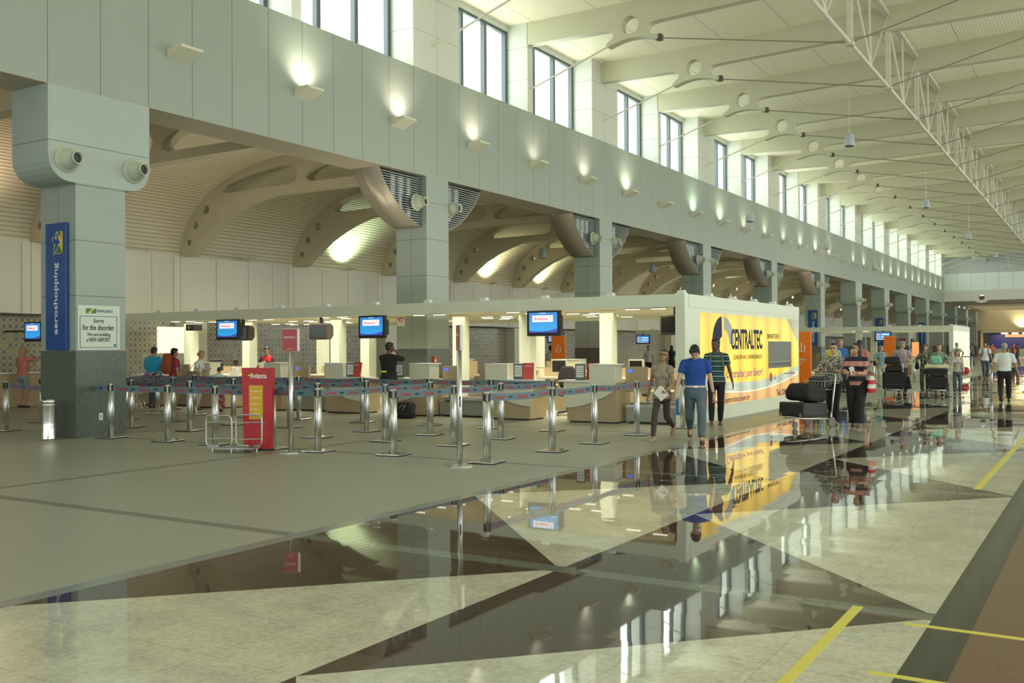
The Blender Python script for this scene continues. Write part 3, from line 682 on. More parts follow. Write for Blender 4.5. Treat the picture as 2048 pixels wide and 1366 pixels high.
adt('Tel. 3281.0800', 6.55, .40, 1.5, .15, nv, bold=.012); adt('www.centraltec.com.br', 2.55, .40, 2.3, .12, nv)
ac = bm_obj('air_conditioner_picture', bx(.004, 5.15, 1.02, .007, 7.15, 1.68), mat('print_slate_grey', (.06, .07, .05), .5, emit=(.30, .32, .20), estr=.15), lb)
bm_obj('picture_slot', bx(.007, 5.25, 1.10, .009, 7.05, 1.13), dark, lb); bm_obj('picture_slot', bx(.007, 5.25, 1.17, .009, 7.05, 1.185), mat('print_pale', (.3, .32, .25), .4), lb)
me = plate_mesh([[(0, 0), (0, .28), (.05, .34), (.05, .06), (.09, .02), (.09, .32), (.16, .38), (.2, .34), (.2, 0)]], .003, face_mat((-7.32, 18.105, .22), (1, 0, 0), Zd))
tag(me_obj('corner_sticker', me, MATS['print_blue']), 'blue logo sticker low on the corner post of the near canopy', 'sticker')
# side of the far canopy: lit white fluted panels
lb2 = thing('lit_side_panel', 'glowing white fluted side wall of the distant check-in canopy', 'panel', (-7.15, 56.5, 0))
bm = bmesh.new()
for i in range(18): box(bm, -.1, .1+i*.375, .15, 0 if i % 2 else -.03, .1+(i+1)*.375, 2.35)
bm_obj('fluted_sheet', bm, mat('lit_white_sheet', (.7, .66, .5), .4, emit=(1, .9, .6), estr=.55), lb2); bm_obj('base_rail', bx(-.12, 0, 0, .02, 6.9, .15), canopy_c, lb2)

# ------------------------------------------------------------------ screens
scrm = mat('screen_blue', (.02, .2, .5), .2)
def _scr():
    n = N(scrm); X, Y, Z = n.pos()
    c = n.mix(n.math('MULTIPLY', n.math('ADD', Z, .05), 1.6), (.02, .30, .62), (.03, .12, .38)); sw = n.math('LESS_THAN', Z, n.math('ADD', .10, n.math('MULTIPLY', n.math('POWER', n.math('SUBTRACT', X, -.08), 2), .35)))
    c = n.mix(sw, c, (.03, .05, .30)); n.nt.links.new(c, bsdf(scrm).inputs['Base Color']); n.nt.links.new(c, bsdf(scrm).inputs['Emission Color']); bsdf(scrm).inputs['Emission Strength'].default_value = 1.1
_scr()
scr_w = mat('screen_white', (.8, .85, .9), .3, emit=(.8, .88, .95), estr=.75); scr_r = mat('screen_red', (.7, .02, .05), .3, emit=(.8, .03, .08), estr=.6); scr_o = mat('screen_orange', (.9, .4, .2), .3, emit=(.9, .45, .25), estr=.7)
def tv(loc, rz, label, kind='logo', w_=.80, h_=.54, bracket=.12):
    t = thing('television', label, 'television', loc, rz); a2 = w_/2
    bm_obj('casing', bevel(bx(-a2, -.04, 0, a2, .05, h_), .015, 2), black, t); bm_obj('rear_housing', bx(-a2*.7, .05, .08, a2*.95, .14, h_-.1), black, t)
    s_ = bm_obj('screen', bx(-a2+.06, -.045, .075, a2-.06, -.04, h_-.04), scrm, t)
    if kind == 'logo':
        bm_obj('logo_field', bx(-a2+.14, -.048, h_-.24, a2-.16, -.045, h_-.10), scr_w, t)
        fit_letter(t, 'Avianca', V(-.05, -.05, h_-.17), (1, 0, 0), Zd, w_*.42, .07, scr_r, bold=.01)
        me_obj('logo_mark', plate_mesh([[(0, .05), (.02, 0), (.06, -.05), (.03, -.01), (.02, .05)]], .001, face_mat((a2-.24, -.05, h_-.17), (1, 0, 0), Zd)), scr_r, t)
        bm_obj('status_bar', bx(-.09, -.047, h_-.06, .07, -.045, h_-.05), scr_w, t)
    elif kind == 'list':
        for i in range(2):
            bm_obj('list_row', bx(-a2+.09, -.048, .20+i*.14, -a2+.30, -.045, .27+i*.14), scr_o, t); bm_obj('list_row', bx(-a2+.36, -.048, .21+i*.14, a2-.12, -.045, .27+i*.14), scr_w, t)
        bm_obj('list_row', bx(-a2+.09, -.048, .09, a2-.09, -.045, .12), scr_w, t)
    if bracket > .5: bm_obj('bracket', bx(-1.52, .06, h_*.5, -a2*.6, .10, h_*.5+.05), black, t)
    elif bracket: bm_obj('bracket', bx(-.06, .06, h_, .06, .12, h_+bracket), black, t)
    return t
tv((-19.85, 18.08, 1.81), 0, 'leftmost blue screen television hanging from the near canopy', bracket=.03, w_=.84)
tv((-14.95, 18.06, 1.80), 0, 'middle blue screen television hanging from the near canopy by the second column', bracket=.03)
tv((-10.27, 18.06, 1.80), 0, 'right-hand blue screen television hanging from the near canopy', bracket=.03)
tv((-25.0, 15.9, 1.80), 0, 'blue screen television partly hidden behind the nearest column', bracket=.8)
tv((-10.66, 56.25, 1.80), 0, 'television with blue list hanging on the far canopy beside its posts', 'list', .86, .54, .03)
tv((-25.0, 45.2, 1.80), math.radians(15), 'small blue list television seen left of the third column', 'list', .9, .56, .8)
tv((-24.9, 56.25, 1.76), math.radians(10), 'small blue list television seen right of the third column', 'list', .9, .56, .1)
def crt(loc, rz, label, w_=.5):
    t = thing('hanging_monitor', label, 'monitor', loc, rz, 'dark box monitors hanging under the canopy')
    bm = bmesh.new(); loft(bm, [[V(-w_/2, y, z0), V(w_/2, y, z0), V(w_/2, y, z1), V(-w_/2, y, z1)] for y, z0, z1 in ((-.22, 0, .42), (.05, .0, .42), (.22, .1, .36))]); bm_obj('casing', bevel(bm, .02), mat('monitor_brown', (.07, .055, .04), .4), t)
    bm_obj('screen', bx(-w_/2+.05, -.228, .06, w_/2-.05, -.222, .37), mat('dark_screen', (.02, .022, .02), .1), t); bm_obj('bracket', bx(-.04, -.03, .42, .04, .03, .62), black, t)
crt((-20.6, 19.3, 1.80), math.radians(25), 'dark box monitor hanging behind the leftmost screen')
crt((-17.7, 19.3, 1.80), math.radians(20), 'dark box monitor hanging right of the red pole sign')
crt((-7.75, 19.2, 1.80), math.radians(-20), 'dark box monitor hanging near the advert box corner')
t = thing('security_camera', 'small black camera hanging at the left of the near canopy', 'camera', (-22.3, 19.0, 2.1)); bm_obj('camera_body', bevel(bx(-.16, -.12, 0, .16, .2, .18), .01, 1), black, t); bm_obj('camera_lens', bx(-.05, -.14, .05, .05, -.12, .13), chrome, t)

# ------------------------------------------------------------------ desks
tag_blue = mat('label_blue', (.1, .15, .7), .4, emit=(.12, .2, .9), estr=.6)
gsteel = mat('conveyor_steel', (.33, .33, .28), .4, .3)
def desk_parts(t, mirror=False):
    s_ = -1 if mirror else 1
    def X(*v): 
        r = [s_*x for x in v]; return min(r), max(r)
    def B(nm, x0, y0, z0, x1, y1, z1, m): a_, b_ = X(x0, x1); return bm_obj(nm, bx(a_, y0, z0, b_, y1, z1), m, t)
    B('base', 0, .05, .03, 1.12, .75, .84, tan); B('plinth', .04, .09, 0, 1.08, .7, .03, black)
    top = [(-.06, .30), (.15, .31), (.4, .36), (.65, .44), (.9, .55), (1.12, .68), (1.12, 1.19), (.54, 1.19), (.54, .84), (-.06, .84)]
    if mirror: top = [(-x, z) for x, z in top][::-1]
    me_obj('front_panel', plate_mesh([top], .04, face_mat((0, .03, 0), (1, 0, 0), Zd)), creaml, t)
    B('counter_top', -.16, -.03, .84, .56, .42, .875, whitem)
    B('tall_cabinet', .56, .05, .84, 1.10, .40, 1.19, creaml); B('cabinet_top', .54, .0, 1.19, 1.14, .44, 1.215, whitem)
    B('side_panel', 1.12, .52, .63, 1.60, .58, 1.15, tan); B('number_label', 1.17, .512, 1.03, 1.28, .52, 1.10, tag_blue)
    B('worktop', -.16, .42, .72, 1.1, 1.0, .75, creaml)
    return t
def desk(x, y, mirror, label, rz=0): return desk_parts(thing('check_in_desk', label, 'desk', (x, y, 0), rz, 'check-in desks'), mirror)
def sign_holder(x, y, z, label, rz=0):
    t = thing('calendar_stand', label, 'stand', (x, y, z), rz, 'small stands on the desks'); 
    bm_obj('holder', bevel(bx(-.12, 0, 0, .12, .03, .34), .008, 1), mat('slate_plastic', (.12, .14, .14), .5), t); bm_obj('sheet', bx(-.085, -.004, .06, .085, 0, .30), white, t)
    bm = bmesh.new()
    for i in range(4):
        for j in range(4): box(bm, -.07+j*.038, -.007, .10+i*.045, -.045+j*.038, -.004, .125+i*.045)
    g = bm_obj('date_grid', bm, mat('print_grey', (.3, .32, .33), .5), t); return t
def leaflet(x, y, z, label, rz=0):
    t = thing('notice_card', label, 'card', (x, y, z), rz, 'red notice cards on the desks'); R = Matrix.Rotation(math.radians(-10), 3, 'X')
    bm_obj('card', bx(-.12, 0, 0, .12, .012, .36, R), mat('card_red', (.55, .06, .05), .4), t); o = fit_letter(t, 'ATEN\u00c7\u00c3O', V(0, -.052+.012+.035, .285), (1, 0, 0), Zd, .17, .035, white); o.location = (0, .0, 0); bm_obj('card_foot', bx(-.12, 0, 0, .12, .12, .008), MATS['card_red'], t); return t
def conveyor(x, y, w_, label):
    t = thing('baggage_conveyor', label, 'conveyor', (x, y, 0), 0, 'baggage conveyors between the desks')
    bm_obj('side_case', bevel(bx(0, .0, .03, w_, 1.7, .40), .02, 2), gsteel, t); bm_obj('plinth', bx(.05, .05, 0, w_-.05, 1.65, .03), black, t)
    bm_obj('belt', bx(.08, .05, .40, w_-.08, 1.65, .415), mat('rubber_belt', (.03, .03, .03), .6), t)
    bm_obj('rear_hood', bevel(bx(.0, 1.15, .40, w_, 1.7, .62), .03, 2), mat('hood_metal', (.42, .38, .28), .4), t); bm_obj('scale_edge', bx(.0, -.012, .33, w_, .0, .37), chrome, t); return t
n = 0
names_ = ['by the advert box', 'right of the second column', 'left of the second column', 'behind the red pole sign', 'behind the standing red sign', 'left of the standing red sign', 'near the nearest column', 'at the left end']
pos = [(-9.72, False), (-10.62, True), (-14.36, False), (-15.30, True), (-19.02, False), (-19.95, True), (-23.5, False)]
for i, (x, mi) in enumerate(pos):
    d = desk(x, 18.0, mi, 'cream and tan check-in desk %s%s' % (['nearest the advert box', 'just left of the one nearest the advert box', 'under the middle screen, beside the man in black', 'behind the tall red pole sign', 'with the clerk in red behind it', 'behind the red standing sign', 'at the far left of the near canopy'][i], ''))
for i, (x, w_, l_) in enumerate(((-8.5, 1.15, 'steel baggage conveyor nearest the advert box'), (-13.18, 1.3, 'steel baggage conveyor right of the black travel bag'), (-17.83, 1.35, 'steel baggage conveyor behind the red pole sign'), (-22.3, 1.15, 'steel baggage conveyor at the left, near the blue shirted man'))): conveyor(x, 18.3, w_, l_)
sign_holder(-9.45, 18.12, .875, 'slate calendar stand on the desk nearest the advert box'); leaflet(-9.27, 18.28, .875, 'red notice card on the desk nearest the advert box', .0)
sign_holder(-10.95, 18.12, .875, 'slate calendar stand on the desk left of the passage', .15); leaflet(-10.72, 18.15, .875, 'red notice card on the desk left of the passage', .4)
sign_holder(-15.7, 18.12, .875, 'slate calendar stand on the desk behind the pole sign', .15); leaflet(-15.50, 18.12, .875, 'red notice card on the desk behind the pole sign', .0)
sign_holder(-14.2, 18.12, .875, 'slate calendar stand beside the man in black', .1)
# work counters with monitors
def workstation(x, y, rz, label, scr=True):
    t = thing('work_counter', label, 'counter', (x, y, 0), rz, 'staff work counters')
    bm_obj('counter_body', bx(-.75, .1, .0, .75, .6, .78), tan, t); bm_obj('worktop', bx(-.8, 0, .78, .8, .62, .82), mat('worktop_white', (.75, .70, .55), .4), t); bm_obj('back_screen', bx(-.8, .62, .0, .8, .66, 1.05), tan, t); return t
def monitor(x, y, z, rz, label, dark_case=False):
    t = thing('computer_monitor', label, 'monitor', (x, y, z), rz, 'computer monitors on the work counters'); m = black if dark_case else mat('beige_plastic', (.62, .58, .45), .45)
    bm_obj('bezel', bevel(bx(-.20, -.02, .10, .20, .04, .44), .01, 1), m, t); bm_obj('screen', bx(-.17, -.024, .13, .17, -.02, .41), MATS['dark_screen'], t); bm_obj('stand', bx(-.04, 0, .01, .04, .05, .12), m, t); bm_obj('foot', bx(-.12, -.08, 0, .12, .1, .012), m, t)
def printer(x, y, z, rz, label):
    t = thing('ticket_printer', label, 'printer', (x, y, z), rz, 'ticket printers on the work counters'); bm_obj('body', bevel(bx(-.2, -.12, 0, .2, .15, .2), .02, 2), MATS['beige_plastic'], t)
    for sx_ in (-.1, .08): bm_obj('paper_slot', bx(sx_-.05, -.125, .05, sx_+.05, -.12, .15), black, t)
def chair(x, y, rz, label):
    t = thing('office_chair', label, 'chair', (x, y, 0), rz, 'black office chairs behind the desks')
    bm = bmesh.new(); rings = []
    for i in range(9):
        z = .62+.5*i/8; w2 = .22*math.sin(PI*(.18+.72*i/8))**.5; rings.append([V(w2*math.cos(q*PI/8), .28+.035*math.sin(q*PI/8)+.02*i/8, z) for q in range(16)])
    loft(bm, rings); bm_obj('backrest', bm, blackc, t, True)
    bm = bmesh.new(); lathe(bm, [(0, .44), (.22, .44), (.25, .47), (.25, .5), (.2, .53), (0, .53)], 20); bm_obj('seat', bm, blackc, t, True)
    bm = bmesh.new(); cyl(bm, (0, 0, .08), (0, 0, .44), .03); bm_obj('gas_column', bm, black, t)
    bm = bmesh.new(); cyl(bm, (0, .25, .48), (0, .3, .70), .02); bm_obj('back_bar', bm, black, t)
    for s_ in (-1, 1): bm = bmesh.new(); tube(bm, rounded([(s_*.2, 0, .5), (s_*.27, 0, .5), (s_*.27, 0, .68), (s_*.27, -.12, .70), (s_*.27, .15, .70)], .05), .016); bm_obj('armrest', bm, black, t, True)
    for q in range(5):
        a_ = q*2*PI/5; bm = bmesh.new(); cyl(bm, (0, 0, .09), (.28*math.cos(a_), .28*math.sin(a_), .06), .02); lg = bm_obj('leg', bm, black, t)
        bm = bmesh.new(); cyl(bm, (.28*math.cos(a_)-.015, .28*math.sin(a_), .03), (.28*math.cos(a_)+.015, .28*math.sin(a_), .03), .03); bm_obj('castor', bm, black, lg)
WS = [(-9.6, 'right of the passage'), (-12.1, 'left of the passage'), (-14.4, 'behind the second column'), (-16.6, 'behind the desk under the middle screen'), (-19.3, 'behind the red pole sign')]
for i, (x, l_) in enumerate(WS):
    workstation(x, 21.3, 0, 'beige staff work counter %s' % l_) if not (-16.9 < x < -14.1) else workstation(x, 22.6, 0, 'beige staff work counter %s' % l_)
monitor(-11.8, 21.5, .82, .25, 'cream framed monitor left of the third column'); monitor(-9.7, 21.5, .82, -.1, 'cream framed monitor behind the woman in beige'); monitor(-17.0, 22.8, .82, .3, 'cream monitor behind the desk with the middle screen above'); monitor(-22.9, 20.4, .82, .3, 'dark monitor left of the man in the turquoise shirt', True)
workstation(-22.9, 20.3, 0, 'beige staff work counter at the far left of the canopy')
printer(-12.5, 21.5, .82, 0, 'beige ticket printer left of the third column'); printer(-9.1, 21.5, .82, 0, 'beige ticket printer beside the monitor near the advert box'); printer(-16.3, 22.8, .82, 0, 'beige ticket printer left of the second column'); printer(-14.4, 22.8, .82, 0, 'beige ticket printer just right of the second column'); printer(-19.0, 21.5, .82, 0, 'beige ticket printer behind the red pole sign')
chair(-10.7, 19.9, .5, 'black office chair in the passage between two desks'); chair(-8.9, 20.6, -.6, 'black office chair behind the conveyor near the advert box'); chair(-13.35, 20.5, .2, 'black office chair right of the second column'); chair(-12.62, 20.8, 1.2, 'taller backed black office chair behind the conveyor'); chair(-17.47, 20.5, .4, 'black office chair behind the red pole sign'); chair(-15.2, 19.6, 2.2, 'black office chair under the middle screen')
for i, (x, mi, l_) in enumerate(((-10.2, True, 'tan back-row desk facing away, right of the third column'), (-12.9, False, 'tan back-row desk facing away, left of the third column'), (-18.6, True, 'tan back-row desk facing away behind the clerk in red'))): desk(x, 26.2, mi, l_, PI)
for i, (x, mi, l_) in enumerate(((-8.6, True, 'distant check-in desk nearest the glowing side wall'), (-12.4, False, 'distant check-in desk under the far television'), (-13.0, True, 'distant check-in desk behind the man in the vest'), (-16.9, False, 'distant check-in desk behind the orange totem'))): desk(x, 56.9, mi, l_)
t = thing('low_counter', 'low brown counter along the tiled wall at the left edge', 'counter', (-26.4, 13.6, 0)); bm_obj('counter_body', bx(0, 0, 0, .45, 4.4, .92), tan, t); bm_obj('counter_top', bx(-.02, -.03, .92, .52, 4.43, .96), whitem, t)
t = thing('waste_basket', 'small dark waste basket on the floor under the middle desk', 'basket', (-14.75, 18.95, 0)); bm = bmesh.new(); lathe(bm, [(0, 0), (.12, 0), (.15, .32), (.14, .32), (.11, .02), (0, .02)], 18); bm_obj('bin_body', bm, mat('mesh_dark', (.05, .045, .035), .5), t, True); bm = bmesh.new(); lathe(bm, [(0, .25), (.13, .28), (.15, .34), (.11, .39), (0, .37)], 10); bm_obj('bin_liner', bm, white, t)
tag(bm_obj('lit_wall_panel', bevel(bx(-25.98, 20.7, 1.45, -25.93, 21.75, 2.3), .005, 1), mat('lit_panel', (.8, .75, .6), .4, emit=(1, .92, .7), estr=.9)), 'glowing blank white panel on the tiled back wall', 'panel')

# ------------------------------------------------------------------ totems, posters
def totem(x, y, rz, h_, w_, label, mark=True):
    t = thing('information_totem', label, 'totem', (x, y, 0), rz, 'orange totems')
    bm = bevel(bx(-w_/2, -.04, .02, w_/2, .04, h_), .03, 3); bm_obj('totem_panel', bm, orange, t); bm_obj('foot', bx(-w_/2-.05, -.15, 0, w_/2+.05, .15, .02), black, t)
    if mark:
        bm = bmesh.new(); tube(bm, rounded([(-.08, -.045, h_-.42), (-.08, -.045, h_-.6), (.1, -.045, h_-.6), (.1, -.045, h_-.42)], .04), .014); tube(bm, [(0, -.045, h_-.34), (0, -.045, h_-.56)], .014); bm_obj('white_mark', bm, white, t)
        for q in range(3): bm_obj('text_line', bx(-.12, -.043, h_-.85-q*.07, .14-.05*q, -.040, h_-.83-q*.07), white, t)
totem(-16.7, 30.4, 0, 2.0, .56, 'orange totem with white mark left of the third column'); totem(-8.05, 30.0, 0, 2.0, .6, 'orange totem standing at the right edge of the advert box'); totem(-10.25, 55.8, 0, 2.08, .6, 'distant orange totem in front of the far canopy', False)
t = thing('stop_sign', 'small dark red sign beside the distant orange totem', 'sign', (-9.62, 55.9, 0)); bm = bmesh.new(); cyl(bm, (0, 0, .01), (0, 0, 1.6), .02); cyl(bm, (0, 0, 0), (0, 0, .02), .15); bm_obj('pole', bm, galv, t); bm_obj('sign_panel', bx(-.18, -.02, 1.6, .18, 0, 1.95), mat('maroon_sign', (.22, .02, .02), .4), t)
t = thing('poster_display', 'small backlit poster of a face at the far canopy', 'poster', (-8.96, 55.9, 0)); bm_obj('display_stand', bx(-.2, 0, 0, .2, .1, 1.0), creaml, t); bm_obj('poster_sheet', bx(-.17, -.01, 1.0, .17, .04, 1.75), mat('poster_orange', (.85, .35, .1), .4, emit=(.9, .4, .15), estr=.6), t)

# ------------------------------------------------------------------ queue posts
POSTS = dict(s1=(-15.12, 11.06), s2=(-18.29, 11.05), s3=(-24.2, 15.9), s4=(-19.77, 12.75), s5=(-13.66, 11.1), s6=(-12.5, 11.1), s7=(-16.85, 12.8), s8=(-15.06, 12.75), s9=(-17.37, 14.25), s10=(-18.85, 14.2),
    s11=(-19.87, 15.85), s12=(-18.65, 15.93), s13=(-15.45, 14.2), s14=(-16.9, 15.95), s15=(-11.17, 11.06), s16=(-15.32, 15.97), s17=(-13.92, 14.25), s18=(-10.26, 11.1), s19=(-11.88, 12.85), s20=(-13.49, 15.95),
    s21=(-11.94, 14.24), s22=(-10.37, 12.85), s23=(-8.93, 11.25), s24=(-10.43, 14.2), s25=(-11.74, 15.95), s26=(-8.95, 12.81), s28=(-7.21, 11.1), s29=(-8.9, 14.14), s30=(-10.28, 15.98), s31=(-7.15, 12.8),
    s32=(-8.9, 15.96), s33=(-7.15, 14.2), s34=(-7.17, 15.9), s35=(-7.0, 17.65), f1=(-8.44, 42.5), f2=(-7.27, 45.0), f5=(-10.4, 42.6), f3=(-3.38, 35.6), f4=(-3.12, 36.3), f6=(-2.35, 36.6))
LAB = dict(s1='against the nearest column granite base', s2='at the left edge, nearest row', s3='far left by the pink-dressed woman', s4='just behind the steel bin', s5='front row, first right of the nearest column', s6='front row, left of the luggage gauge', s7='second row, right beside the nearest column', s8='second row, between the two front posts',
    s9='third row, behind the blue shirted man', s10='third row, half hidden by the nearest column', s11='back row, nearest the folded pushchair', s12='back row, behind the woman in white', s13='third row, left of the red standing sign', s14='back row, hidden behind the red standing sign', s15='front row, touching the red standing sign', s16='back row, just right of the red pole sign',
    s17='third row, behind the red pole sign', s18='front row, just right of the red pole sign', s19='second row, behind the front post right of the red pole', s20='back row, under the middle screen', s21='third row, in the middle of the queue', s22='second row, left of the black bag', s23='front row, left of the slim steel pole', s24='third row, in front of the black bag', s25='back row, beside the black bag',
    s26='second row, just behind the slim steel pole', s28='front corner, nearest the camera', s29='third row, right of the front corner post', s30='back row, behind the front corner post', s31='second along the outer right line', s32='back row, behind the outer line', s33='third along the outer right line', s34='outer right line, left of the woman in beige', s35='at the advert box corner post',
    f1='before the distant canopy, left of the striped-shirt man', f2='before the distant canopy, right of the luggage cart', f5='before the distant canopy, behind the peach shirt', f3='left of the man in white, nearer one', f4='left of the man in white, farther one', f6='behind the man in white')
BELTS = [('s1', 's5'), ('s5', 's6'), ('s6', 's15'), ('s15', 's18'), ('s18', 's22'), ('s22', 's24'), ('s23', 's26'), ('s26', 's29'), ('s29', 's32'), ('s28', 's31'), ('s31', 's33'), ('s33', 's34'), ('s34', 's35'), ('s2', 's1'),
         ('s4', 's7'), ('s7', 's8'), ('s8', 's19'), ('s10', 's9'), ('s9', 's13'), ('s13', 's17'), ('s17', 's21'), ('s3', 's11'), ('s11', 's12'), ('s12', 's14'), ('s14', 's16'), ('s16', 's20'), ('s20', 's25'), ('s25', 's30'), ('s30', 's32'), ('f5', 'f1'), ('f3', 'f4')]
beltm = mat('queue_belt', (.12, .19, .235), .6, var=.1, bscale=30); belt_red = mat('belt_print_red', (.38, .05, .05), .6); belt_dk = mat('belt_print_dark', (.01, .02, .025), .6)
def mk(name, bm, m, smooth=False):
    me = bpy.data.meshes.new(name); bmesh.ops.recalc_face_normals(bm, faces=bm.faces[:]); bm.to_mesh(me); bm.free(); me.materials.append(m)
    if smooth: me.polygons.foreach_set('use_smooth', [True]*len(me.polygons))
    return me
bm = bmesh.new(); cyl(bm, (0, 0, .025), (0, 0, .95), .047, n=24)
for q in range(4): a_ = q*PI/2+PI/4; cyl(bm, (.045*math.cos(a_), .045*math.sin(a_), .03), (.045*math.cos(a_), .045*math.sin(a_), .84), .010, n=8)
pm = mk('post', bm, steel, True)
bm = bmesh.new(); box(bm, -.016, -.056, .84, .016, .056, .935); box(bm, -.056, -.016, .84, .056, .016, .935); hm = mk('belt_head', bm, black)
bm = bmesh.new(); cyl(bm, (0, 0, .95), (0, 0, .958), .046, n=24); cm_ = mk('cap', bm, steel)
bm = bx(-.19, -.19, .008, .19, .19, .028); bevel(bm, .006, 1); bmm = mk('base_plate', bm, chrome); bm = bx(-.195, -.195, 0, .195, .195, .009); bfm = mk('rubber_foot', bm, black)
LE = {}
def belt(root, p0, p1):
    d = Vector((p1[0]-p0[0], p1[1]-p0[1], 0)); L = d.length; ux = d/L; a0 = .06; a1 = L-.06; n = 14; sag = .018*L
    Z = lambda x: .895 - sag*4*(x/L)*(1-x/L)
    nrm = ux.cross(Vector((0, 0, 1)));
    if nrm.y > 0.1 or (abs(nrm.y) <= .1 and nrm.x < 0): nrm = -nrm; 
    bm = bmesh.new(); rings = []
    for i in range(n+1):
        x = a0+(a1-a0)*i/n; c = ux*x; z = Z(x); rings.append([c+nrm*.0015+V(0, 0, z-.05), c+nrm*.0015+V(0, 0, z+.05), c-nrm*.0015+V(0, 0, z+.05), c-nrm*.0015+V(0, 0, z-.05)])
    loft(bm, rings); b = bm_obj('belt', bm, beltm, root)
    # lettering runs left to right as seen from the public side
    rx = Vector((0, 0, 1)).cross(nrm)*-1 if False else nrm.cross(Vector((0, 0, -1)))
    rx = Vector((0, 0, 1)).cross(nrm)
    start = 0 if rx.dot(ux) > 0 else L
    words = bmesh.new(); darks = bmesh.new(); x = .16
    src = text_mesh('Carmen', .085, ext=.0006, align='LEFT', shear=.25, bold=.0025)
    while x < L-.36:
        tmp = src.copy(); 
        for v in tmp.vertices:
            s_ = x+v.co.x; along = s_ if start == 0 else L-s_
            p = ux*along + nrm*(.0025+v.co.z); v.co = (p.x, p.y, Z(along)-.028+v.co.y)
        words.from_mesh(tmp); bpy.data.meshes.remove(tmp)
        s_ = x+.42; al = s_ if start == 0 else L-s_
        if s_ < L-.1:
            c = ux*al+nrm*.003; q = [c-ux*.05, c+ux*.05]; z = Z(al)
            vs = [darks.verts.new(p+V(0, 0, zz)) for p, zz in ((q[0], z-.012), (q[1], z-.012), (q[1], z+.012), (q[0], z+.012))]; darks.faces.new(vs)
        x += .58
    me = bpy.data.meshes.new('belt_lettering'); words.to_mesh(me); words.free(); me_obj('belt_lettering', me, belt_red, b)
    if len(darks.faces): me = bpy.data.meshes.new('belt_dashes'); darks.to_mesh(me); me_obj('belt_dashes', me, belt_dk, b)
    darks.free()
PO = {}
for k, (x, y) in POSTS.items():
    t = thing('queue_post', 'steel queue post %s' % LAB[k], 'queue post', (x, y, 0), 0, 'steel queue posts'); PO[k] = t
    me_obj('post', pm, None, t); h_ = me_obj('belt_head', hm, None, t); me_obj('cap', cm_, None, h_)
    b = me_obj('base_plate', bmm, None, t); b.rotation_euler.z = math.radians(8 if k[0] == 's' else 0); me_obj('rubber_foot', bfm, None, b)
for a_, b_ in BELTS: belt(PO[a_], POSTS[a_], POSTS[b_])
# slim poles with sign heads
for (x, y, rz, lab) in ((-10.53, 10.81, math.radians(28), 'slim steel pole with red entrance sign facing the camera'), (-7.34, 10.64, math.radians(-44), 'slim steel pole whose red sign is seen edge-on')):
    t = thing('sign_pole', lab, 'sign', (x, y, 0), rz)
    bm = bmesh.new(); cyl(bm, (0, 0, .02), (0, 0, 1.52), .036, n=24); bm_obj('pole', bm, steel, t, True)
    bm = bmesh.new(); lathe(bm, [(0, 0), (.20, 0), (.20, .012), (.15, .02), (0, .028)], 8); bm_obj('base_plate', bm, chrome, t)
    bm_obj('belt_slot', bx(-.04, -.01, .78, .04, .01, .92), black, t)
    bm_obj('sign_frame', bevel(bx(-.13, -.012, 1.52, .13, .03, 1.86), .006, 1), whitem, t); s_ = bm_obj('sign_sheet', bx(-.125, -.018, 1.525, .10, -.012, 1.855), mat('sign_red_soft', (.36, .035, .035), .25), t)
    fit_letter(t, 'ENTRADA', V(-.012, -.02, 1.73), (1, 0, 0), Zd, .17, .03, white); fit_letter(t, 'Avianca', V(-.012, -.02, 1.56), (1, 0, 0), Zd, .08, .018, white)
# standing red sign
t = thing('standing_sign', 'tall red standing sign with yellow poster behind the luggage gauge', 'sign', (-11.20, 10.80, 0), math.radians(24))
bm = bmesh.new(); loft(bm, [[V(-w2, -.05, z), V(w2, -.05, z), V(w2, .05, z), V(-w2, .05, z)] for w2, z in ((.215, .03), (.25, 1.27))]); bm_obj('sign_body', bm, red, t)
for s_ in (-1, 1): bm_obj('foot', bx(s_*.18-.03, -.06, 0, s_*.18+.03, .06, .03), black, t)
fit_letter(t, 'Avianca', V(.02, -.053, 1.15), (1, 0, 0), Zd, .26, .085, white, bold=.02)
me_obj('logo_wing', plate_mesh([[(-.16, 1.15), (-.11, 1.18), (-.07, 1.165), (-.10, 1.14)]], .002, face_mat((0, -.053, 0), (1, 0, 0), Zd)), yellow, t)
bm_obj('poster', bx(-.13, -.054, .48, .09, -.05, 1.0), mat('poster_yellow', (.62, .38, .02), .35, var=.1, bscale=6), t)
for q, z in enumerate((.90, .80, .70, .62, .55)): bm_obj('poster_text', bx(-.11, -.056, z, .0 if q == 3 else .06, -.054, z+.025), mat('print_peach', (.75, .5, .2), .5), t)
# luggage gauge
t = thing('luggage_gauge', 'grey tubular luggage size gauge in front of the red standing sign', 'rack', (-11.36, 10.42, 0), math.radians(12))
def ring_frame(y, z0, z1, x0, x1): return rounded([((x0+x1)/2, y, z0), (x0, y, z0), (x0, y, z1), (x1, y, z1), (x1, y, z0), ((x0+x1)/2, y, z0)], .08)
for x_, in ((-.36,), (.26,)):
    pass
for q, (x0, y) in enumerate(((-.40, -.10), (-.02, .12))):
    bm = bmesh.new(); tube(bm, ring_frame(y, .09, .56, x0, x0+.46), .013); bm_obj('hoop', bm, galv, t, True)
bm = bmesh.new(); tube(bm, [(-.40, -.10, .2), (-.02, .12, .2)], .009); tube(bm, [(.06, -.10, .2), (.44, .12, .2)], .009); tube(bm, [(-.40, -.10, .45), (-.02, .12, .45)], .009); tube(bm, [(.06, -.10, .45), (.48, .14, .45)], .009); bm_obj('cross_bar', bm, galv, t)
bm = bmesh.new(); box(bm, -.36, -.11, .06, .40, .13, .075); bm_obj('shelf', bm, galv, t)
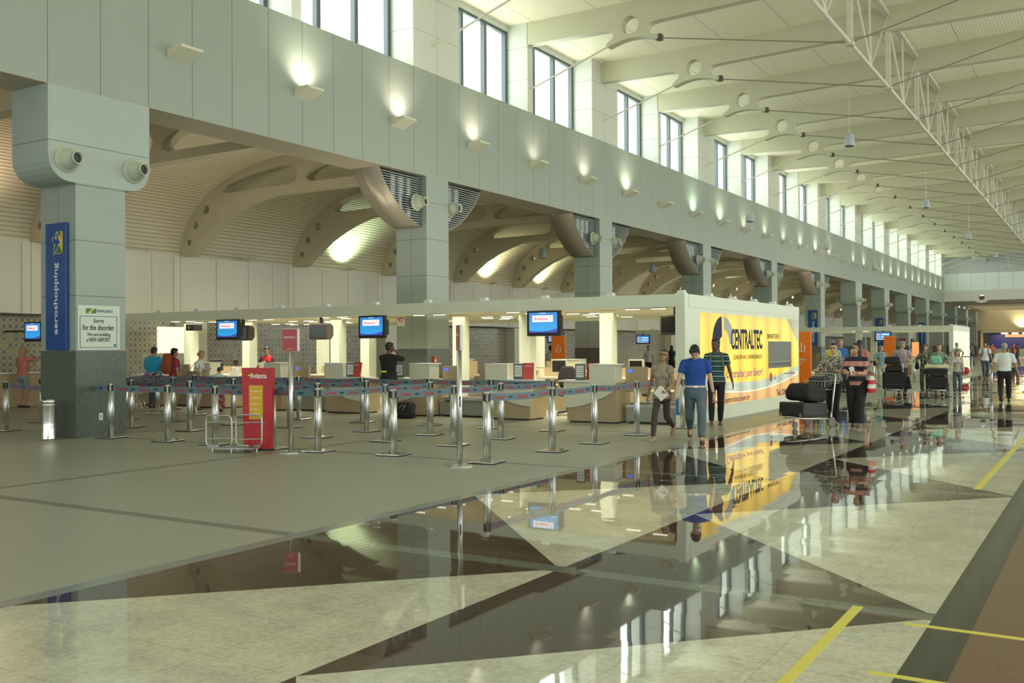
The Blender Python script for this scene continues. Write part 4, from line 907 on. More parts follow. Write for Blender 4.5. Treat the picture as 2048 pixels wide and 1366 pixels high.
for x_, y_ in ((-.3, -.08), (.05, -.10), (.36, .10), (0, .12)): bm = bmesh.new(); cyl(bm, (x_, y_, 0), (x_, y_, .07), .016); bm_obj('leg', bm, galv, t)
# steel bin
t = thing('waste_bin', 'shiny cylindrical steel waste bin beside the nearest column', 'bin', (-15.86, 10.36, 0)); bm = bmesh.new(); lathe(bm, [(0, .0), (.13, .0), (.13, .02), (.125, .03), (.125, .64), (.13, .65), (.13, .70), (.11, .70), (.11, .5), (0, .5)], 32); bm_obj('bin_body', bm, chrome, t, True)
bm = bmesh.new(); lathe(bm, [(.127, .60), (.133, .60), (.133, .62), (.127, .62)], 32); bm_obj('rim_band', bm, steel, t)

# ================================================================== PEOPLE
def segm(bm, p0, p1, r0, r1, n=12, flat=False, sq=1.0):
    p0, p1 = Vector(p0), Vector(p1); d = (p1-p0); u, v = frame_of(d); dn = d.normalized(); rings = []
    if not flat: rings += [circ(p0-dn*r0*math.cos(t), u, v, r0*math.sin(t), r0*math.sin(t)*sq, n) for t in (.25, .7, 1.15)]
    rings += [circ(p0, u, v, r0, r0*sq, n), circ(p1, u, v, r1, r1*sq, n)]
    if not flat: rings += [circ(p1+dn*r1*math.cos(t), u, v, r1*math.sin(t), r1*math.sin(t)*sq, n) for t in (1.15, .7, .25)]
    loft(bm, rings)
def ell(bm, c, r, M=None, nu=14, nv=9):
    rings = []
    for j in range(1, nv):
        t = PI*j/nv; rings.append([Vector((r[0]*math.sin(t)*math.cos(2*PI*i/nu), r[1]*math.sin(t)*math.sin(2*PI*i/nu), -r[2]*math.cos(t))) for i in range(nu)])
    M = M or Matrix.Identity(3); loft(bm, [[M @ p + Vector(c) for p in ring] for ring in rings])
def ik(a_, b_, l1, l2, pole):
    a_, b_, pole = Vector(a_), Vector(b_), Vector(pole); d = b_-a_; L = d.length
    if L > (l1+l2)*.999: b_ = a_+d*((l1+l2)*.999/L); d = b_-a_; L = d.length
    dn = d/L; x = (l1*l1-l2*l2+L*L)/(2*L); h_ = math.sqrt(max(0, l1*l1-x*x)); p = pole-dn*pole.dot(dn); p.normalize(); return a_+dn*x+p*h_, b_
def fuse(name, bm, vox, m, parent, smooth_it=4, cuts=()):
    me = bpy.data.meshes.new(name); bmesh.ops.recalc_face_normals(bm, faces=bm.faces[:]); bm.to_mesh(me); bm.free(); o = bpy.data.objects.new(name, me); COL.objects.link(o)
    r = o.modifiers.new('fuse', 'REMESH'); r.mode = 'VOXEL'; r.voxel_size = vox; r.use_smooth_shade = True
    s_ = o.modifiers.new('soft', 'SMOOTH'); s_.factor = .6; s_.iterations = smooth_it
    dg = bpy.context.evaluated_depsgraph_get(); new = bpy.data.meshes.new_from_object(o.evaluated_get(dg)); bpy.data.objects.remove(o); bpy.data.meshes.remove(me)
    new.name = name; new.materials.clear(); 
    return me_obj(name, new, m, parent, True)
def stripes(name, cols, per, ax=2, off=0):
    if name in MATS: return MATS[name]
    m = mat(name, cols[0], .8); n = N(m); P = n.pos(); f = n.math('FRACT', n.math('DIVIDE', n.math('ADD', P[ax], off), per)); c = cols[0]; k = len(cols)
    for i in range(1, k): c = n.mix(n.math('GREATER_THAN', f, i/k), c, cols[i])
    n.nt.links.new(c, bsdf(m).inputs['Base Color']); return m
def printed(name, c0, c1, sc_, c2=None):
    if name in MATS: return MATS[name]
    m = mat(name, c0, .8); n = N(m); n.pos(); f = n.math('GREATER_THAN', n.noise(sc_, 2), .52); c = n.mix(f, c0, c1)
    if c2: c = n.mix(n.math('GREATER_THAN', n.noise(sc_*.7, 2), .6), c, c2)
    n.nt.links.new(c, bsdf(m).inputs['Base Color']); return m
SK = dict(l=(.50, .30, .19), m=(.36, .20, .115), d=(.13, .065, .035), f=(.56, .36, .25))
def cloth(name, c, v=.12): return mat('cloth_'+name, c, .85, var=v, bscale=11, bump=.45)
HAIR = dict(black=mat('hair_black', (.012, .009, .008), .5, bump=.6, bscale=60), brown=mat('hair_brown', (.07, .035, .018), .5, bump=.6, bscale=60), blond=mat('hair_blond', (.36, .22, .10), .55, bump=.6, bscale=60), grey=mat('hair_grey', (.30, .29, .27), .6, bump=.6, bscale=60), auburn=mat('hair_auburn', (.14, .06, .03), .5, bump=.6, bscale=60))
def person(x, y, h, deg, label, skin='m', vox=.014, w=1.0, la=None, ra=None, lw=None, rw=None, lean=0.0, head=(0, 0, 0), side=0.0, top=None, sleeve=.55, hem=.50, trousers=None, legw=1.0, shorts=None,
           shoes=(.03, .03, .035), hair='black', hairstyle='short', glasses=False, female=False, extra=None, lp=None, rp=None, zoff=0.0, skirt=None, neck=.0, vest=None, lknee=None, rknee=None, toe=(0, 0), lcurl=.5, rcurl=.5, grip=False, thick=1.0):
    """local frame: +Y forward, +X the person's right; lengths in body heights"""
    t = bmesh.new(); H = h; fine = vox < .01
    P = lambda *c: Vector(c)*H
    la = la or (-.055, .0, .045); ra = ra or (.055, .0, .045); lw = lw or (-.165*w, .02, .475); rw = rw or (.165*w, .02, .475)
    drop = 0
    for (ax, ay, az), hx in ((la, -.05*w), (ra, .05*w)): drop = max(drop, .515-(az+math.sqrt(max(.01, .477**2-ay*ay-(ax-hx)**2))))
    la = (la[0], la[1], la[2]+drop); ra = (ra[0], ra[1], ra[2]+drop); zoff = zoff-drop*H
    def sp(z, y=0): return P(side*(z-.5), y+lean*max(0, z-.52)*2.2, z)      # spine offset
    hipL, hipR = P(-.050*w, 0, .515), P(.050*w, 0, .515)
    shw = (.092 if female else .106)*(.6+.4*w)
    shL, shR = sp(.797)+P(-shw, 0, 0), sp(.797)+P(shw, 0, 0)
    L1, L2 = .245*H, .235*H
    kL, aL = ik(hipL, P(*la), L1, L2, lknee or (-.05, 1, 0)); kR, aR = ik(hipR, P(*ra), L1, L2, rknee or (.05, 1, 0))
    eL, wL = ik(shL, P(*lw), .165*H, .145*H, lp or (-.5, -1, -.2)); eR, wR = ik(shR, P(*rw), .165*H, .145*H, rp or (.5, -1, -.2))
    # torso rings
    TR = [(.455, .080, .062), (.50, .094, .070), (.54, .090, .066), (.60, .073 if female else .080, .056), (.66, .078 if female else .087, .060), (.72, .088 if female else .096, .064), (.77, .086 if female else .096, .060), (.80, .070 if female else .080, .050), (.835, .042, .036)]
    TR = [(z, a_*w, b_*(.55+.45*w)*thick) for z, a_, b_ in TR]
    def torso(bm, z0, z1, grow, flare=0):
        rr = [(z, a_, b_) for z, a_, b_ in TR if z0+.008 < z < z1-.008]
        def at(z):
            for i in range(len(TR)-1):
                if TR[i][0] <= z <= TR[i+1][0]:
                    f = (z-TR[i][0])/(TR[i+1][0]-TR[i][0]); return (z, TR[i][1]*(1-f)+TR[i+1][1]*f, TR[i][2]*(1-f)+TR[i+1][2]*f)
            return TR[0] if z < TR[0][0] else TR[-1]
        e0, e1 = at(z0), at(z1); rr = [(z0, e0[1], e0[2])] + rr + [(z1, e1[1], e1[2])]
        loft(bm, [circ(sp(z), V(1, 0, 0), V(0, 1, 0), a_*H+grow+flare*max(0, (.6-z))*H, b_*H+grow+flare*max(0, (.6-z))*H, 20) for z, a_, b_ in rr])
    torso(t, .455, .83, 0)
    ell(t, hipL+P(0, -.012, -.02), (.048*w*H, .058*w*H, .06*H)); ell(t, hipR+P(0, -.012, -.02), (.048*w*H, .058*w*H, .06*H))
    if female: ell(t, sp(.725)+P(-.04, .045, 0), (.034*H*w, .034*H*w, .034*H)); ell(t, sp(.725)+P(.04, .045, 0), (.034*H*w, .034*H*w, .034*H))
    if w > 1.15: ell(t, sp(.58)+P(0, .03, 0), (.075*H*w, .062*H*w, .07*H))
    aw = .7+.3*w
    for hp, kn, an in ((hipL, kL, aL), (hipR, kR, aR)):
        segm(t, hp, kn, .046*H*w, .031*H*aw); segm(t, kn, kn+(an-kn)*.35, .029*H*aw, .031*H*aw); segm(t, kn+(an-kn)*.35, an, .031*H*aw, .018*H)
    for sh, el_, wr in ((shL, eL, wL), (shR, eR, wR)):
        segm(t, sh, sp(.835)+(sh-sp(.835))*.25+P(0, -.004, 0), .026*H*aw, .022*H*aw)
        segm(t, sh, el_, .029*H*aw, .021*H*aw); segm(t, el_, wr, .022*H*aw, .0135*H)
    # head
    hy, hp_, hr = [math.radians(q) for q in head]
    Mh = Matrix.Rotation(hy, 3, 'Z') @ Matrix.Rotation(-hp_, 3, 'X') @ Matrix.Rotation(hr, 3, 'Y')
    nb = sp(.835)+P(0, -.006, 0); segm(t, sp(.80)+P(0, -.005, 0), nb+Mh @ P(0, .0, .045), .034*H*(.8+.2*w), .028*H*(.8+.2*w)); hc = nb+Mh @ P(0, .012, .098)
    def hd(*c): return hc+Mh @ P(*c)
    ell(t, hd(0, -.006, .012), (.0435*H, .053*H, .052*H), Mh, 18, 12); ell(t, hd(0, .010, -.026), (.035*H, .040*H, .042*H), Mh, 16, 10)
    ell(t, hd(0, .044, -.014), (.008*H, .013*H, .012*H), Mh, 8, 6); segm(t, hd(0, .043, .004), hd(0, .051, -.015), .004*H, .0055*H, 8)
    ell(t, hd(0, .035, -.055), (.015*H, .014*H, .010*H), Mh, 8, 6); ell(t, hd(0, .040, -.037), (.014*H, .010*H, .006*H), Mh, 8, 6)
    for s_ in (-1, 1): ell(t, hd(s_*.044, -.004, -.008), (.005*H, .010*H, .016*H), Mh, 8, 6)
    # hands
    def hand(wr, el_, curl, s_, inward):
        d = (wr-el_).normalized(); side_ = Vector((s_, 0, 0)); nrm = Vector((-s_, 0, 0))     # palm faces the thigh
        if abs(d.z) < .6: nrm = Vector((0, 0, 1)) if inward else Vector((0, 0, -1))
        nrm = (nrm-d*nrm.dot(d)).normalized(); u = d.cross(nrm).normalized()
        if abs(d.z) >= .6: u = u if u.y > 0 else -u
        else: u = u if u.z > -.2 and u.y >= 0 else -u
        pc = wr+d*.026*H; rings = []
        for f, a_, b_ in ((-.03, .012, .010), (.0, .017, .010), (.030, .022, .009), (.052, .021, .008)):
            rings.append(circ(wr+d*f*H, u, nrm, a_*H, b_*H, 12))
        loft(t, rings); fr = max(.0046*H, .55*vox if not fine else 0)
        for i in range(4):
            o_ = (1.5-i)*.0105; ln = (.040, .045, .042, .033)[i]; base = wr+d*.048*H+u*o_*H; c1 = curl*(.55+.12*i); c2 = curl*1.5
            d1 = (d*math.cos(c1)+nrm*math.sin(c1)); p1 = base+d1*ln*.55*H; d2 = (d*math.cos(c1+c2)+nrm*math.sin(c1+c2)); p2 = p1+d2*ln*.5*H
            segm(t, base-d*.01*H, p1, fr*1.08, fr, 8); segm(t, p1, p2, fr, fr*.85, 8)
        tb = wr+d*.014*H+u*.016*H; td = (u*.75+d*.7+nrm*.35).normalized(); p1 = tb+td*.026*H; p2 = p1+(d*.9+nrm*.45+u*.1).normalized()*.022*H
        segm(t, tb, p1, fr*1.35, fr*1.15, 8); segm(t, p1, p2, fr*1.15, fr*.95, 8)
    hand(wL, eL, lcurl, -1, True); hand(wR, eR, rcurl, 1, True)
    # feet (bare shape under the shoes)
    def foot_dir(kn, an, tdeg): 
        a_ = math.radians(tdeg); return Vector((0, math.cos(a_), -math.sin(a_)))
    for an, td in ((aL, toe[0]), (aR, toe[1])):
        fd = foot_dir(None, an, td); segm(t, an+P(0, -.012, -.012), an+fd*.06*H+P(0, 0, -.024), .018*H, .013*H)
    body = fuse('person', t, vox, mat('skin_'+skin, SK[skin], .5, var=.05, bscale=12), None, 3 if fine else 2)
    body.location = (x, y, zoff); body.rotation_euler = (0, 0, math.radians(deg-90)); tag(body, label, 'person')
    cv = max(vox*1.15, .009)
    # shoes
    for an, td in ((aL, toe[0]), (aR, toe[1])):
        a_ = math.radians(td); fd = Vector((0, math.cos(a_), -math.sin(a_))); up = Vector((0, math.sin(a_), math.cos(a_))); bm = bmesh.new(); base = an-up*.030*H
        rings = []
        for f, wd, ht in ((-.040, .014, .034), (-.030, .020, .044), (.0, .021, .046), (.035, .024, .032), (.070, .026, .024), (.095, .019, .017), (.104, .010, .010)):
            c = base+fd*f*H; rings.append([c+V(1, 0, 0)*(wd*H*math.cos(q*PI/6))+up*(max(-.012*H, (ht-.012)*H*math.sin(q*PI/6) if math.sin(q*PI/6) > 0 else -.014*H)) for q in range(12)])
        loft(bm, rings); me_obj_ = bm_obj('shoe', bm, mat('shoe_%02d%02d%02d' % tuple(int(q*99) for q in shoes), shoes, .5), body, True)
    # trousers / skirt
    if trousers is not None or shorts is not None:
        bm = bmesh.new(); torso(bm, .452, .585, .013); segm(bm, hipL+P(.02, 0, -.055), hipR+P(-.02, 0, -.055), .040*H*w, .040*H*w, 12)
        ell(bm, hipL+P(0, -.012, -.015), (.050*w*H+.01, .060*w*H+.008, .065*H)); ell(bm, hipR+P(0, -.012, -.015), (.050*w*H+.01, .060*w*H+.008, .065*H)); g = .010*legw
        for hp, kn, an in ((hipL, kL, aL), (hipR, kR, aR)):
            if shorts is not None: q = hp+(kn-hp)*.85; segm(bm, hp, q, .048*H*w+.01, .040*H*aw+.012, 14, True)
            else:
                kr = .033*H*aw+g*1.1; segm(bm, hp, kn, .048*H*w+g, kr, 14); e = an+(kn-an)*.03
                bot = .020*H+g*1.6 if legw > .5 else .020*H+.004; segm(bm, kn, kn+(an-kn)*.4, kr, kr*(.98 if legw > .5 else .95), 14); segm(bm, kn+(an-kn)*.4, e+(kn-an)*.0, kr*(.98 if legw > .5 else .95), bot+(.012*legw if legw > 1.5 else 0), 14, True); segm(bm, kn, kn+(an-kn)*.4, kr, kr, 14)
        fuse('trousers', bm, cv, trousers or shorts, body, 3)
    if skirt is not None:
        bm = bmesh.new(); z0 = skirt[1]; loft(bm, [circ(sp(z)+P(0, 0, 0), V(1, 0, 0), V(0, 1, 0), rx*H, ry*H, 18) for z, rx, ry in ((z0, .15, .13), ((z0+.5)/2, .125, .11), (.50, .105*w, .085*w), (.60, .082*w, .065*w))]); fuse('skirt', bm, cv, skirt[0], body, 2)
    # top
    if top is not None:
        bm = bmesh.new(); torso(bm, hem, .838, .013, .12 if hem < .5 else .03)
        if female: ell(bm, sp(.725)+P(-.04, .045, 0), (.034*H*w+.012,)*3); ell(bm, sp(.725)+P(.04, .045, 0), (.034*H*w+.012,)*3)
        if w > 1.15: ell(bm, sp(.58)+P(0, .03, 0), (.075*H*w+.012, .062*H*w+.012, .07*H))
        for sh, el_, wr in ((shL, eL, wL), (shR, eR, wR)):
            ell(bm, sh, (.030*H*aw+.010,)*3); segm(bm, sh, sp(.832)+(sh-sp(.832))*.32+P(0, -.004, 0), .026*H*aw+.012, .022*H*aw+.010)
            if sleeve <= 1: segm(bm, sh, sh+(el_-sh)*sleeve, .031*H*aw+.012, .027*H*aw+.014, 14, True)
            else: segm(bm, sh, el_, .031*H*aw+.012, .025*H*aw+.012, 14); segm(bm, el_, el_+(wr-el_)*.92, .025*H*aw+.012, .018*H+.010, 14, True)
        o = fuse('shirt', bm, cv, top, body, 3)
    if vest is not None:
        bm = bmesh.new(); torso(bm, .50, .832, .024); 
        for sh in (shL, shR): segm(bm, sh*.86+sp(.80)*.14, sp(.81), .030*H+.014, .034*H+.012)
        fuse('vest', bm, cv, vest, body, 3)
    # hair
    hm_ = HAIR[hair] if hair in HAIR else None
    if hm_:
        bm = bmesh.new(); ell(bm, hd(0, -.016, .024), (.0475*H, .054*H, .050*H), Mh, 18, 12)
        ell(bm, hd(0, .016, .052), (.034*H, .030*H, .014*H), Mh)
        if hairstyle == 'short': ell(bm, hd(0, -.03, -.008), (.040*H, .032*H, .045*H), Mh)
        if hairstyle == 'full':
            ell(bm, hd(0, -.03, -.012), (.046*H, .038*H, .05*H), Mh); ell(bm, hd(.018, .026, .044), (.034*H, .026*H, .018*H), Mh); ell(bm, hd(-.02, .024, .046), (.03*H, .026*H, .016*H), Mh)
            for s_ in (-1, 1): ell(bm, hd(s_*.041, .0, .008), (.010*H, .022*H, .03*H), Mh)
        if hairstyle == 'tied': ell(bm, hd(0, -.03, -.005), (.044*H, .036*H, .046*H), Mh); ell(bm, hd(0, -.068, -.01), (.022*H, .02*H, .024*H), Mh)
        if hairstyle in ('long', 'curly'):
            b0 = 1.25 if hairstyle == 'curly' else 1
            segm(bm, hd(0, -.035, .01), hd(0, -.045, -.10), .042*H*b0, .036*H*b0, 14, False, .7); segm(bm, hd(0, -.04, -.09), nb+P(0, -.05, -.06), .038*H*b0, .026*H*b0, 12, False, .6)
            for s_ in (-1, 1): segm(bm, hd(s_*.040, -.012, .01), hd(s_*.044, -.018, -.085), .014*H*b0, .014*H*b0, 10)
        fuse('hair', bm, max(.008, vox*.9), hm_, body, 2)
    if fine or vox <= .012:
        for s_ in (-1, 1):
            bm = bmesh.new(); ell(bm, hd(s_*.0175, .0425, .004), (.0068*H, .004*H, .0032*H), Mh, 8, 6); bm_obj('eye', bm, mat('eye_dark', (.02, .015, .012), .2), body, True)
            bm = bmesh.new(); ell(bm, hd(s_*.0175, .0445, .014), (.010*H, .003*H, .0018*H), Mh, 8, 6); bm_obj('eyebrow', bm, HAIR['black'], body, True)
        bm = bmesh.new(); ell(bm, hd(0, .0485, -.037), (.0115*H, .0035*H, .0032*H), Mh, 10, 6); bm_obj('mouth', bm, mat('lips', (.30, .10, .08), .4), body, True)
    if glasses:
        bm = bmesh.new()
        for s_ in (-1, 1):
            pts = [hd(s_*.018+.0145*math.cos(q*PI/6), .052, .003+.0095*math.sin(q*PI/6)) for q in range(13)]; tube(bm, pts, .0022, 6); tube(bm, [hd(s_*.033, .051, .005), hd(s_*.044, -.005, .002)], .002, 6)
        tube(bm, [hd(-.004, .053, .005), hd(.004, .053, .005)], .002, 6); bm_obj('glasses', bm, black, body)
    info = dict(H=H, P=P, sp=sp, wL=wL, wR=wR, eL=eL, eR=eR, shL=shL, shR=shR, hd=hd, Mh=Mh, nb=nb)
    if extra: extra(body, info)
    return body, info
def world_of(body, p): return Matrix.Translation(body.location) @ body.rotation_euler.to_matrix().to_4x4() @ p
def strap_bag(label, body, I, m, side=1, size=(.16, .08, .13), drop=.42, name='handbag', cat='bag', across=False, y=0.0, extra_x=.04):
    """bag hanging beside a person, its own top-level thing"""
    sh = I['shR'] if side > 0 else I['shL']; b = Vector((sh.x+side*(extra_x+size[1]), y, sh.z-drop)); R = body.rotation_euler.to_matrix(); t = thing(name, label, cat, body.location + R @ b, body.rotation_euler.z)
    bm = bmesh.new(); loft(bm, [circ(V(0, 0, z), V(1, 0, 0), V(0, 1, 0), size[1]*f, size[0]*g, 16) for z, f, g in ((0, .7, .85), (.02, 1, 1), (size[2]*.6, .95, 1), (size[2]*1.2, .7, .8), (size[2]*1.5, .3, .72))]); bm_obj('bag_body', bm, m, t, True)
    top_ = sh-b+V(0, 0, .05); bm = bmesh.new(); tube(bm, [(0, -size[0]*.7, size[2]*1.4), top_+V(0, -.02, .0), top_+V(0, .03, .0), (0, size[0]*.7, size[2]*1.4)], .008, 6); bm_obj('strap', bm, m, t); return t
def backpack(label, body, I, m, back=True, size=(.15, .11, .42)):
    R = body.rotation_euler.to_matrix(); c = I['sp'](.60)+Vector((0, -.17, -.02)); t = thing('backpack', label, 'backpack', body.location + R @ c, body.rotation_euler.z)
    bm = bmesh.new(); loft(bm, [circ(V(0, 0, z*size[2]), V(1, 0, 0), V(0, 1, 0), size[0]*f, size[1]*f, 18) for z, f in ((-.02, .6), (.05, .95), (.4, 1), (.8, .9), (.98, .6), (1.02, .3))]); bm_obj('pack_body', bm, m, t, True)
    bm = bmesh.new(); loft(bm, [circ(V(0, -size[1]*.75, z*size[2]), V(1, 0, 0), V(0, 1, 0), size[0]*.65*f, size[1]*.5*f, 14) for z, f in ((.08, .6), (.14, 1), (.45, 1), (.52, .6))]); bm_obj('front_pocket', bm, m, t, True)
    for s_ in (-1, 1):
        sh = (I['shR'] if s_ > 0 else I['shL']); q = Vector((sh.x*.62, sh.y, sh.z))-c; bm = bmesh.new(); tube(bm, rounded([(s_*.07, .03, size[2]*.9), q+V(0, -.01, .075), q+V(0, .085, .02), q+V(0, .115, -.12), q+V(s_*.035, .10, -.28), (s_*.13, .05, .08)], .06), .016, 8); bm_obj('shoulder_strap', bm, m, t, True)
    return t

# --- people near the advert box
def paper_in_hand(label, body, p, m=None, size=(.12, .16), ang=30, name='paper'):
    R = body.rotation_euler.to_matrix(); t = thing(name, label, 'paper', body.location + R @ p, body.rotation_euler.z)
    bm = bmesh.new(); R2 = Matrix.Rotation(math.radians(ang), 3, 'Y'); box(bm, -size[0]/2, -.002, -size[1]/2, size[0]/2, .002, size[1]/2, R2); bm_obj('sheet', bm, m or white, t)
    bm = bmesh.new(); box(bm, -size[0]/2, .004, -size[1]/2+.01, size[0]/2, .007, size[1]/2+.01, Matrix.Rotation(math.radians(ang+14), 3, 'Y')); bm_obj('sheet', bm, m or white, t); return t
beige = cloth('beige', (.30, .25, .18)); brownl = cloth('brown', (.065, .042, .036)); 
def ex_tan(b, I):
    p = I['wL']+V(.07, .05, -.05); paper_in_hand('folded white papers in the hand of the woman in beige', b, p, size=(.17, .19), ang=35)
    bm = bmesh.new(); q = I['shL']; tube(bm, [q+V(.035, -.03, .045), q+V(.03, .02, .05), q+V(.045, .10, -.10), q+V(-.01, .06, -.40), q+V(-.02, -.06, -.42)], .009, 6); bm_obj('bag_strap', bm, mat('strap_brown', (.16, .10, .05), .6), b)
person(-6.42, 15.28, 1.58, -88, 'person in beige blouse and brown leggings with glasses walking left of the man in blue', 'm', .0065, .90, la=(-.02, -.27, .125), ra=(.03, .20, .042), lw=(-.10, .14, .57), rw=(.185, -.06, .50), head=(12, -10, -8), top=beige, sleeve=.35, hem=.475, trousers=brownl, legw=.25, shoes=(.34, .25, .16), hair='brown', hairstyle='tied', glasses=True, female=True, extra=ex_tan, toe=(48, 0), lknee=(.05, 1, 0), lcurl=.9)
blueshirt = cloth('royal_blue', (.012, .065, .30)); jeans = mat('denim', (.085, .125, .15), .8, var=.45, bscale=5, bump=.3)
def ex_blue(b, I):
    bm = bmesh.new(); P = I['P']; sp = I['sp']
    loft(bm, [circ(sp(z), V(1, 0, 0), V(0, 1, 0), .092*I['H']+.021, .068*I['H']+.021, 20) for z in (.555, .578)]); bm_obj('belt', bm, mat('belt_cream', (.55, .50, .36), .6), b, True); bm_obj('buckle', bx(-.025, .068*I['H']+.02, .558*I['H'], .03, .068*I['H']+.028, .577*I['H']), steel, b)
    w_ = I['wL']; d = (I['wL']-I['eL']).normalized(); bm = bmesh.new(); cyl(bm, w_-d*.03, w_-d*.005, .034, n=16); bm_obj('watch', bm, black, b)
    bm = bmesh.new()
    for q in ((-.055, .02), (-.035, -.02), (-.07, -.015)): ell(bm, V(q[0], .128, .74*I['H']+q[1]), (.010, .004, .012))
    bm_obj('shirt_print', bm, white, b)
person(-5.90, 15.45, 1.70, -66, 'person in royal blue tee shirt and jeans looking down while walking', 'f', .0065, 1.08, la=(-.045, .20, .042), ra=(.045, -.24, .11), lw=(-.17, .01, .49), rw=(.205, .06, .48), head=(-8, 42, 0), top=blueshirt, sleeve=.62, hem=.545, trousers=jeans, legw=1.5, shoes=(.11, .075, .045), hair='black', hairstyle='full', extra=ex_blue, toe=(0, 42), lean=.03, rcurl=.35)
teal = stripes('stripe_teal', [(.006, .04, .04), (.02, .14, .14), (.006, .04, .04), (.006, .04, .04), (.35, .45, .42), (.006, .04, .04)], .10)
b_, I_ = person(-6.72, 18.75, 1.72, -70, 'person in teal striped shirt and black trousers standing by the advert box', 'd', .008, 1.0, la=(-.04, -.02, .042), ra=(.06, .10, .045), lw=(-.185, .02, .48), rw=(.15, .05, .49), head=(-38, 4, 0), top=teal, sleeve=.6, hem=.50, trousers=cloth('black', (.012, .012, .014)), legw=.9, shoes=(.10, .10, .11), hair='black', hairstyle='short', toe=(0, 5))
backpack('tan backpack worn by the person in teal stripes', b_, I_, mat('canvas_tan', (.16, .13, .085), .8))

# --- luggage carts
wheelm = mat('wheel_grey', (.20, .20, .20), .5)
def cart(x, y, deg, label):
    t = thing('luggage_cart', label, 'luggage cart', (x, y, 0), math.radians(deg-90), 'airport luggage carts')     # +Y = front
    bm = bmesh.new(); tube(bm, rounded([(-.26, -.42, .30), (-.26, -.40, .16), (-.22, .42, .20), (-.10, .56, .22), (.10, .56, .22), (.22, .42, .20), (.26, -.40, .16), (.26, -.42, .30)], .08), .018); tube(bm, [(-.24, .1, .175), (.24, .1, .175)], .014); tube(bm, [(-.25, -.2, .165), (.25, -.2, .165)], .014); bm_obj('deck_frame', bm, steel, t, True)
    bm = bmesh.new(); tube(bm, rounded([(-.26, -.40, .14), (-.25, -.52, .70), (-.25, -.60, 1.02), (.25, -.60, 1.02), (.25, -.52, .70), (.26, -.40, .14)], .07), .018); bm_obj('upright_frame', bm, steel, t, True)
    bm = bmesh.new(); tube(bm, [(-.23, -.61, 1.03), (.23, -.61, 1.03)], .024); bm_obj('push_bar', bm, black, t, True)
    bm = bmesh.new()
    for z, yy in ((.72, -.28), (.88, -.26)): tube(bm, rounded([(-.23, -.52, z), (-.23, yy, z), (.23, yy, z), (.23, -.52, z)], .04), .009)
    for i in range(7): xx = -.21+i*.07; tube(bm, [(xx, -.27, .88), (xx, -.28, .72), (xx, -.52, .72)], .005, 6)
    bm_obj('basket', bm, galv, t, True)
    for s_ in (-1, 1):
        bm = bmesh.new(); cyl(bm, (s_*.27-.02, -.40, .10), (s_*.27+.02, -.40, .10), .10, n=20); bm_obj('wheel', bm, wheelm, t)
    bm = bmesh.new(); cyl(bm, (-.018, .38, .065), (.018, .38, .065), .065, n=16); wv = bm_obj('front_castor', bm, wheelm, t); bm = bmesh.new(); tube(bm, [(0, .40, .20), (0, .38, .09)], .016); bm_obj('castor_fork', bm, steel, wv)
    return t
def suitcase(loc, rot, size, label, m=None, soft=False, name='suitcase'):
    t = thing(name, label, 'suitcase' if name == 'suitcase' else 'bag', loc); t.rotation_euler = rot; a_, b_, c_ = size; m = m or blackc
    bm = bx(-a_/2, -b_/2, 0, a_/2, b_/2, c_); bevel(bm, min(size)*(.34 if soft else .16), 4)
    if soft:
        bmesh.ops.subdivide_edges(bm, edges=[e for e in bm.edges if e.calc_length() > .06], cuts=4, use_grid_fill=True); sd = Vector(loc)*7
        for v in bm.verts:
            f = noise.noise(v.co*6+sd)*.035+noise.noise(v.co*14+sd)*.012; q = v.co-Vector((0, 0, c_*.5)); v.co += q.normalized()*f
            v.co.x *= 1-.16*(v.co.z/c_)**2; v.co.y *= 1-.12*(v.co.z/c_)**2; v.co.z = max(0, v.co.z)
    bm_obj('shell', bm, m, t, True)
    bm = bmesh.new(); tube(bm, rounded([(-.08, -b_/2+.005, c_*.5), (-.08, -b_/2-.035, c_*.5), (.08, -b_/2-.035, c_*.5), (.08, -b_/2+.005, c_*.5)], .02), .009); bm_obj('handle', bm, black, t, True)
    bm = bmesh.new(); z = c_*.5; w2 = .004; box(bm, -a_/2-w2, -b_/2*.8, c_*.30, a_/2+w2, b_/2*.8, c_*.32); box(bm, -a_/2*.8, -b_/2-w2, c_*.30, a_/2*.8, b_/2+w2, c_*.32); bm_obj('zip_line', bm, mat('zip_grey', (.10, .10, .10), .4, .5), t)
    if not soft:
        for s_ in (-1, 1): bm = bmesh.new(); cyl(bm, (s_*a_*.38-.015, b_/2, .03), (s_*a_*.38+.015, b_/2, .03), .028, n=12); bm_obj('wheel', bm, wheelm, t)
    return t
R_ = math.radians
d1 = -110; cx1, cy1 = -4.98, 18.90; cart(cx1, cy1, d1, 'nearest luggage cart loaded with black bags')
def on_cart(cx, cy, deg, x, y, z): a_ = R_(deg-90); return (cx+x*math.cos(a_)-y*math.sin(a_), cy+x*math.sin(a_)+y*math.cos(a_), z)
suitcase(on_cart(cx1, cy1, d1, 0, .12, .215), (R_(3), 0, R_(d1-90)), (.56, .78, .27), 'big black suitcase lying flat at the bottom of the nearest cart', mat('suitcase_black', (.022, .021, .019), .55, var=.3, bscale=40))
suitcase(on_cart(cx1, cy1, d1, 0, .02, .50), (R_(6), 0, R_(d1-88)), (.54, .66, .34), 'bulging soft black bag on top of the suitcase on the nearest cart', blackc, True, 'travel_bag')
suitcase(on_cart(cx1, cy1, d1, 0, -.40, .735), (0, 0, R_(d1-90)), (.42, .22, .24), 'black shoulder bag in the basket of the nearest cart', mat('nylon_black', (.03, .03, .03), .45), True, 'shoulder_bag')
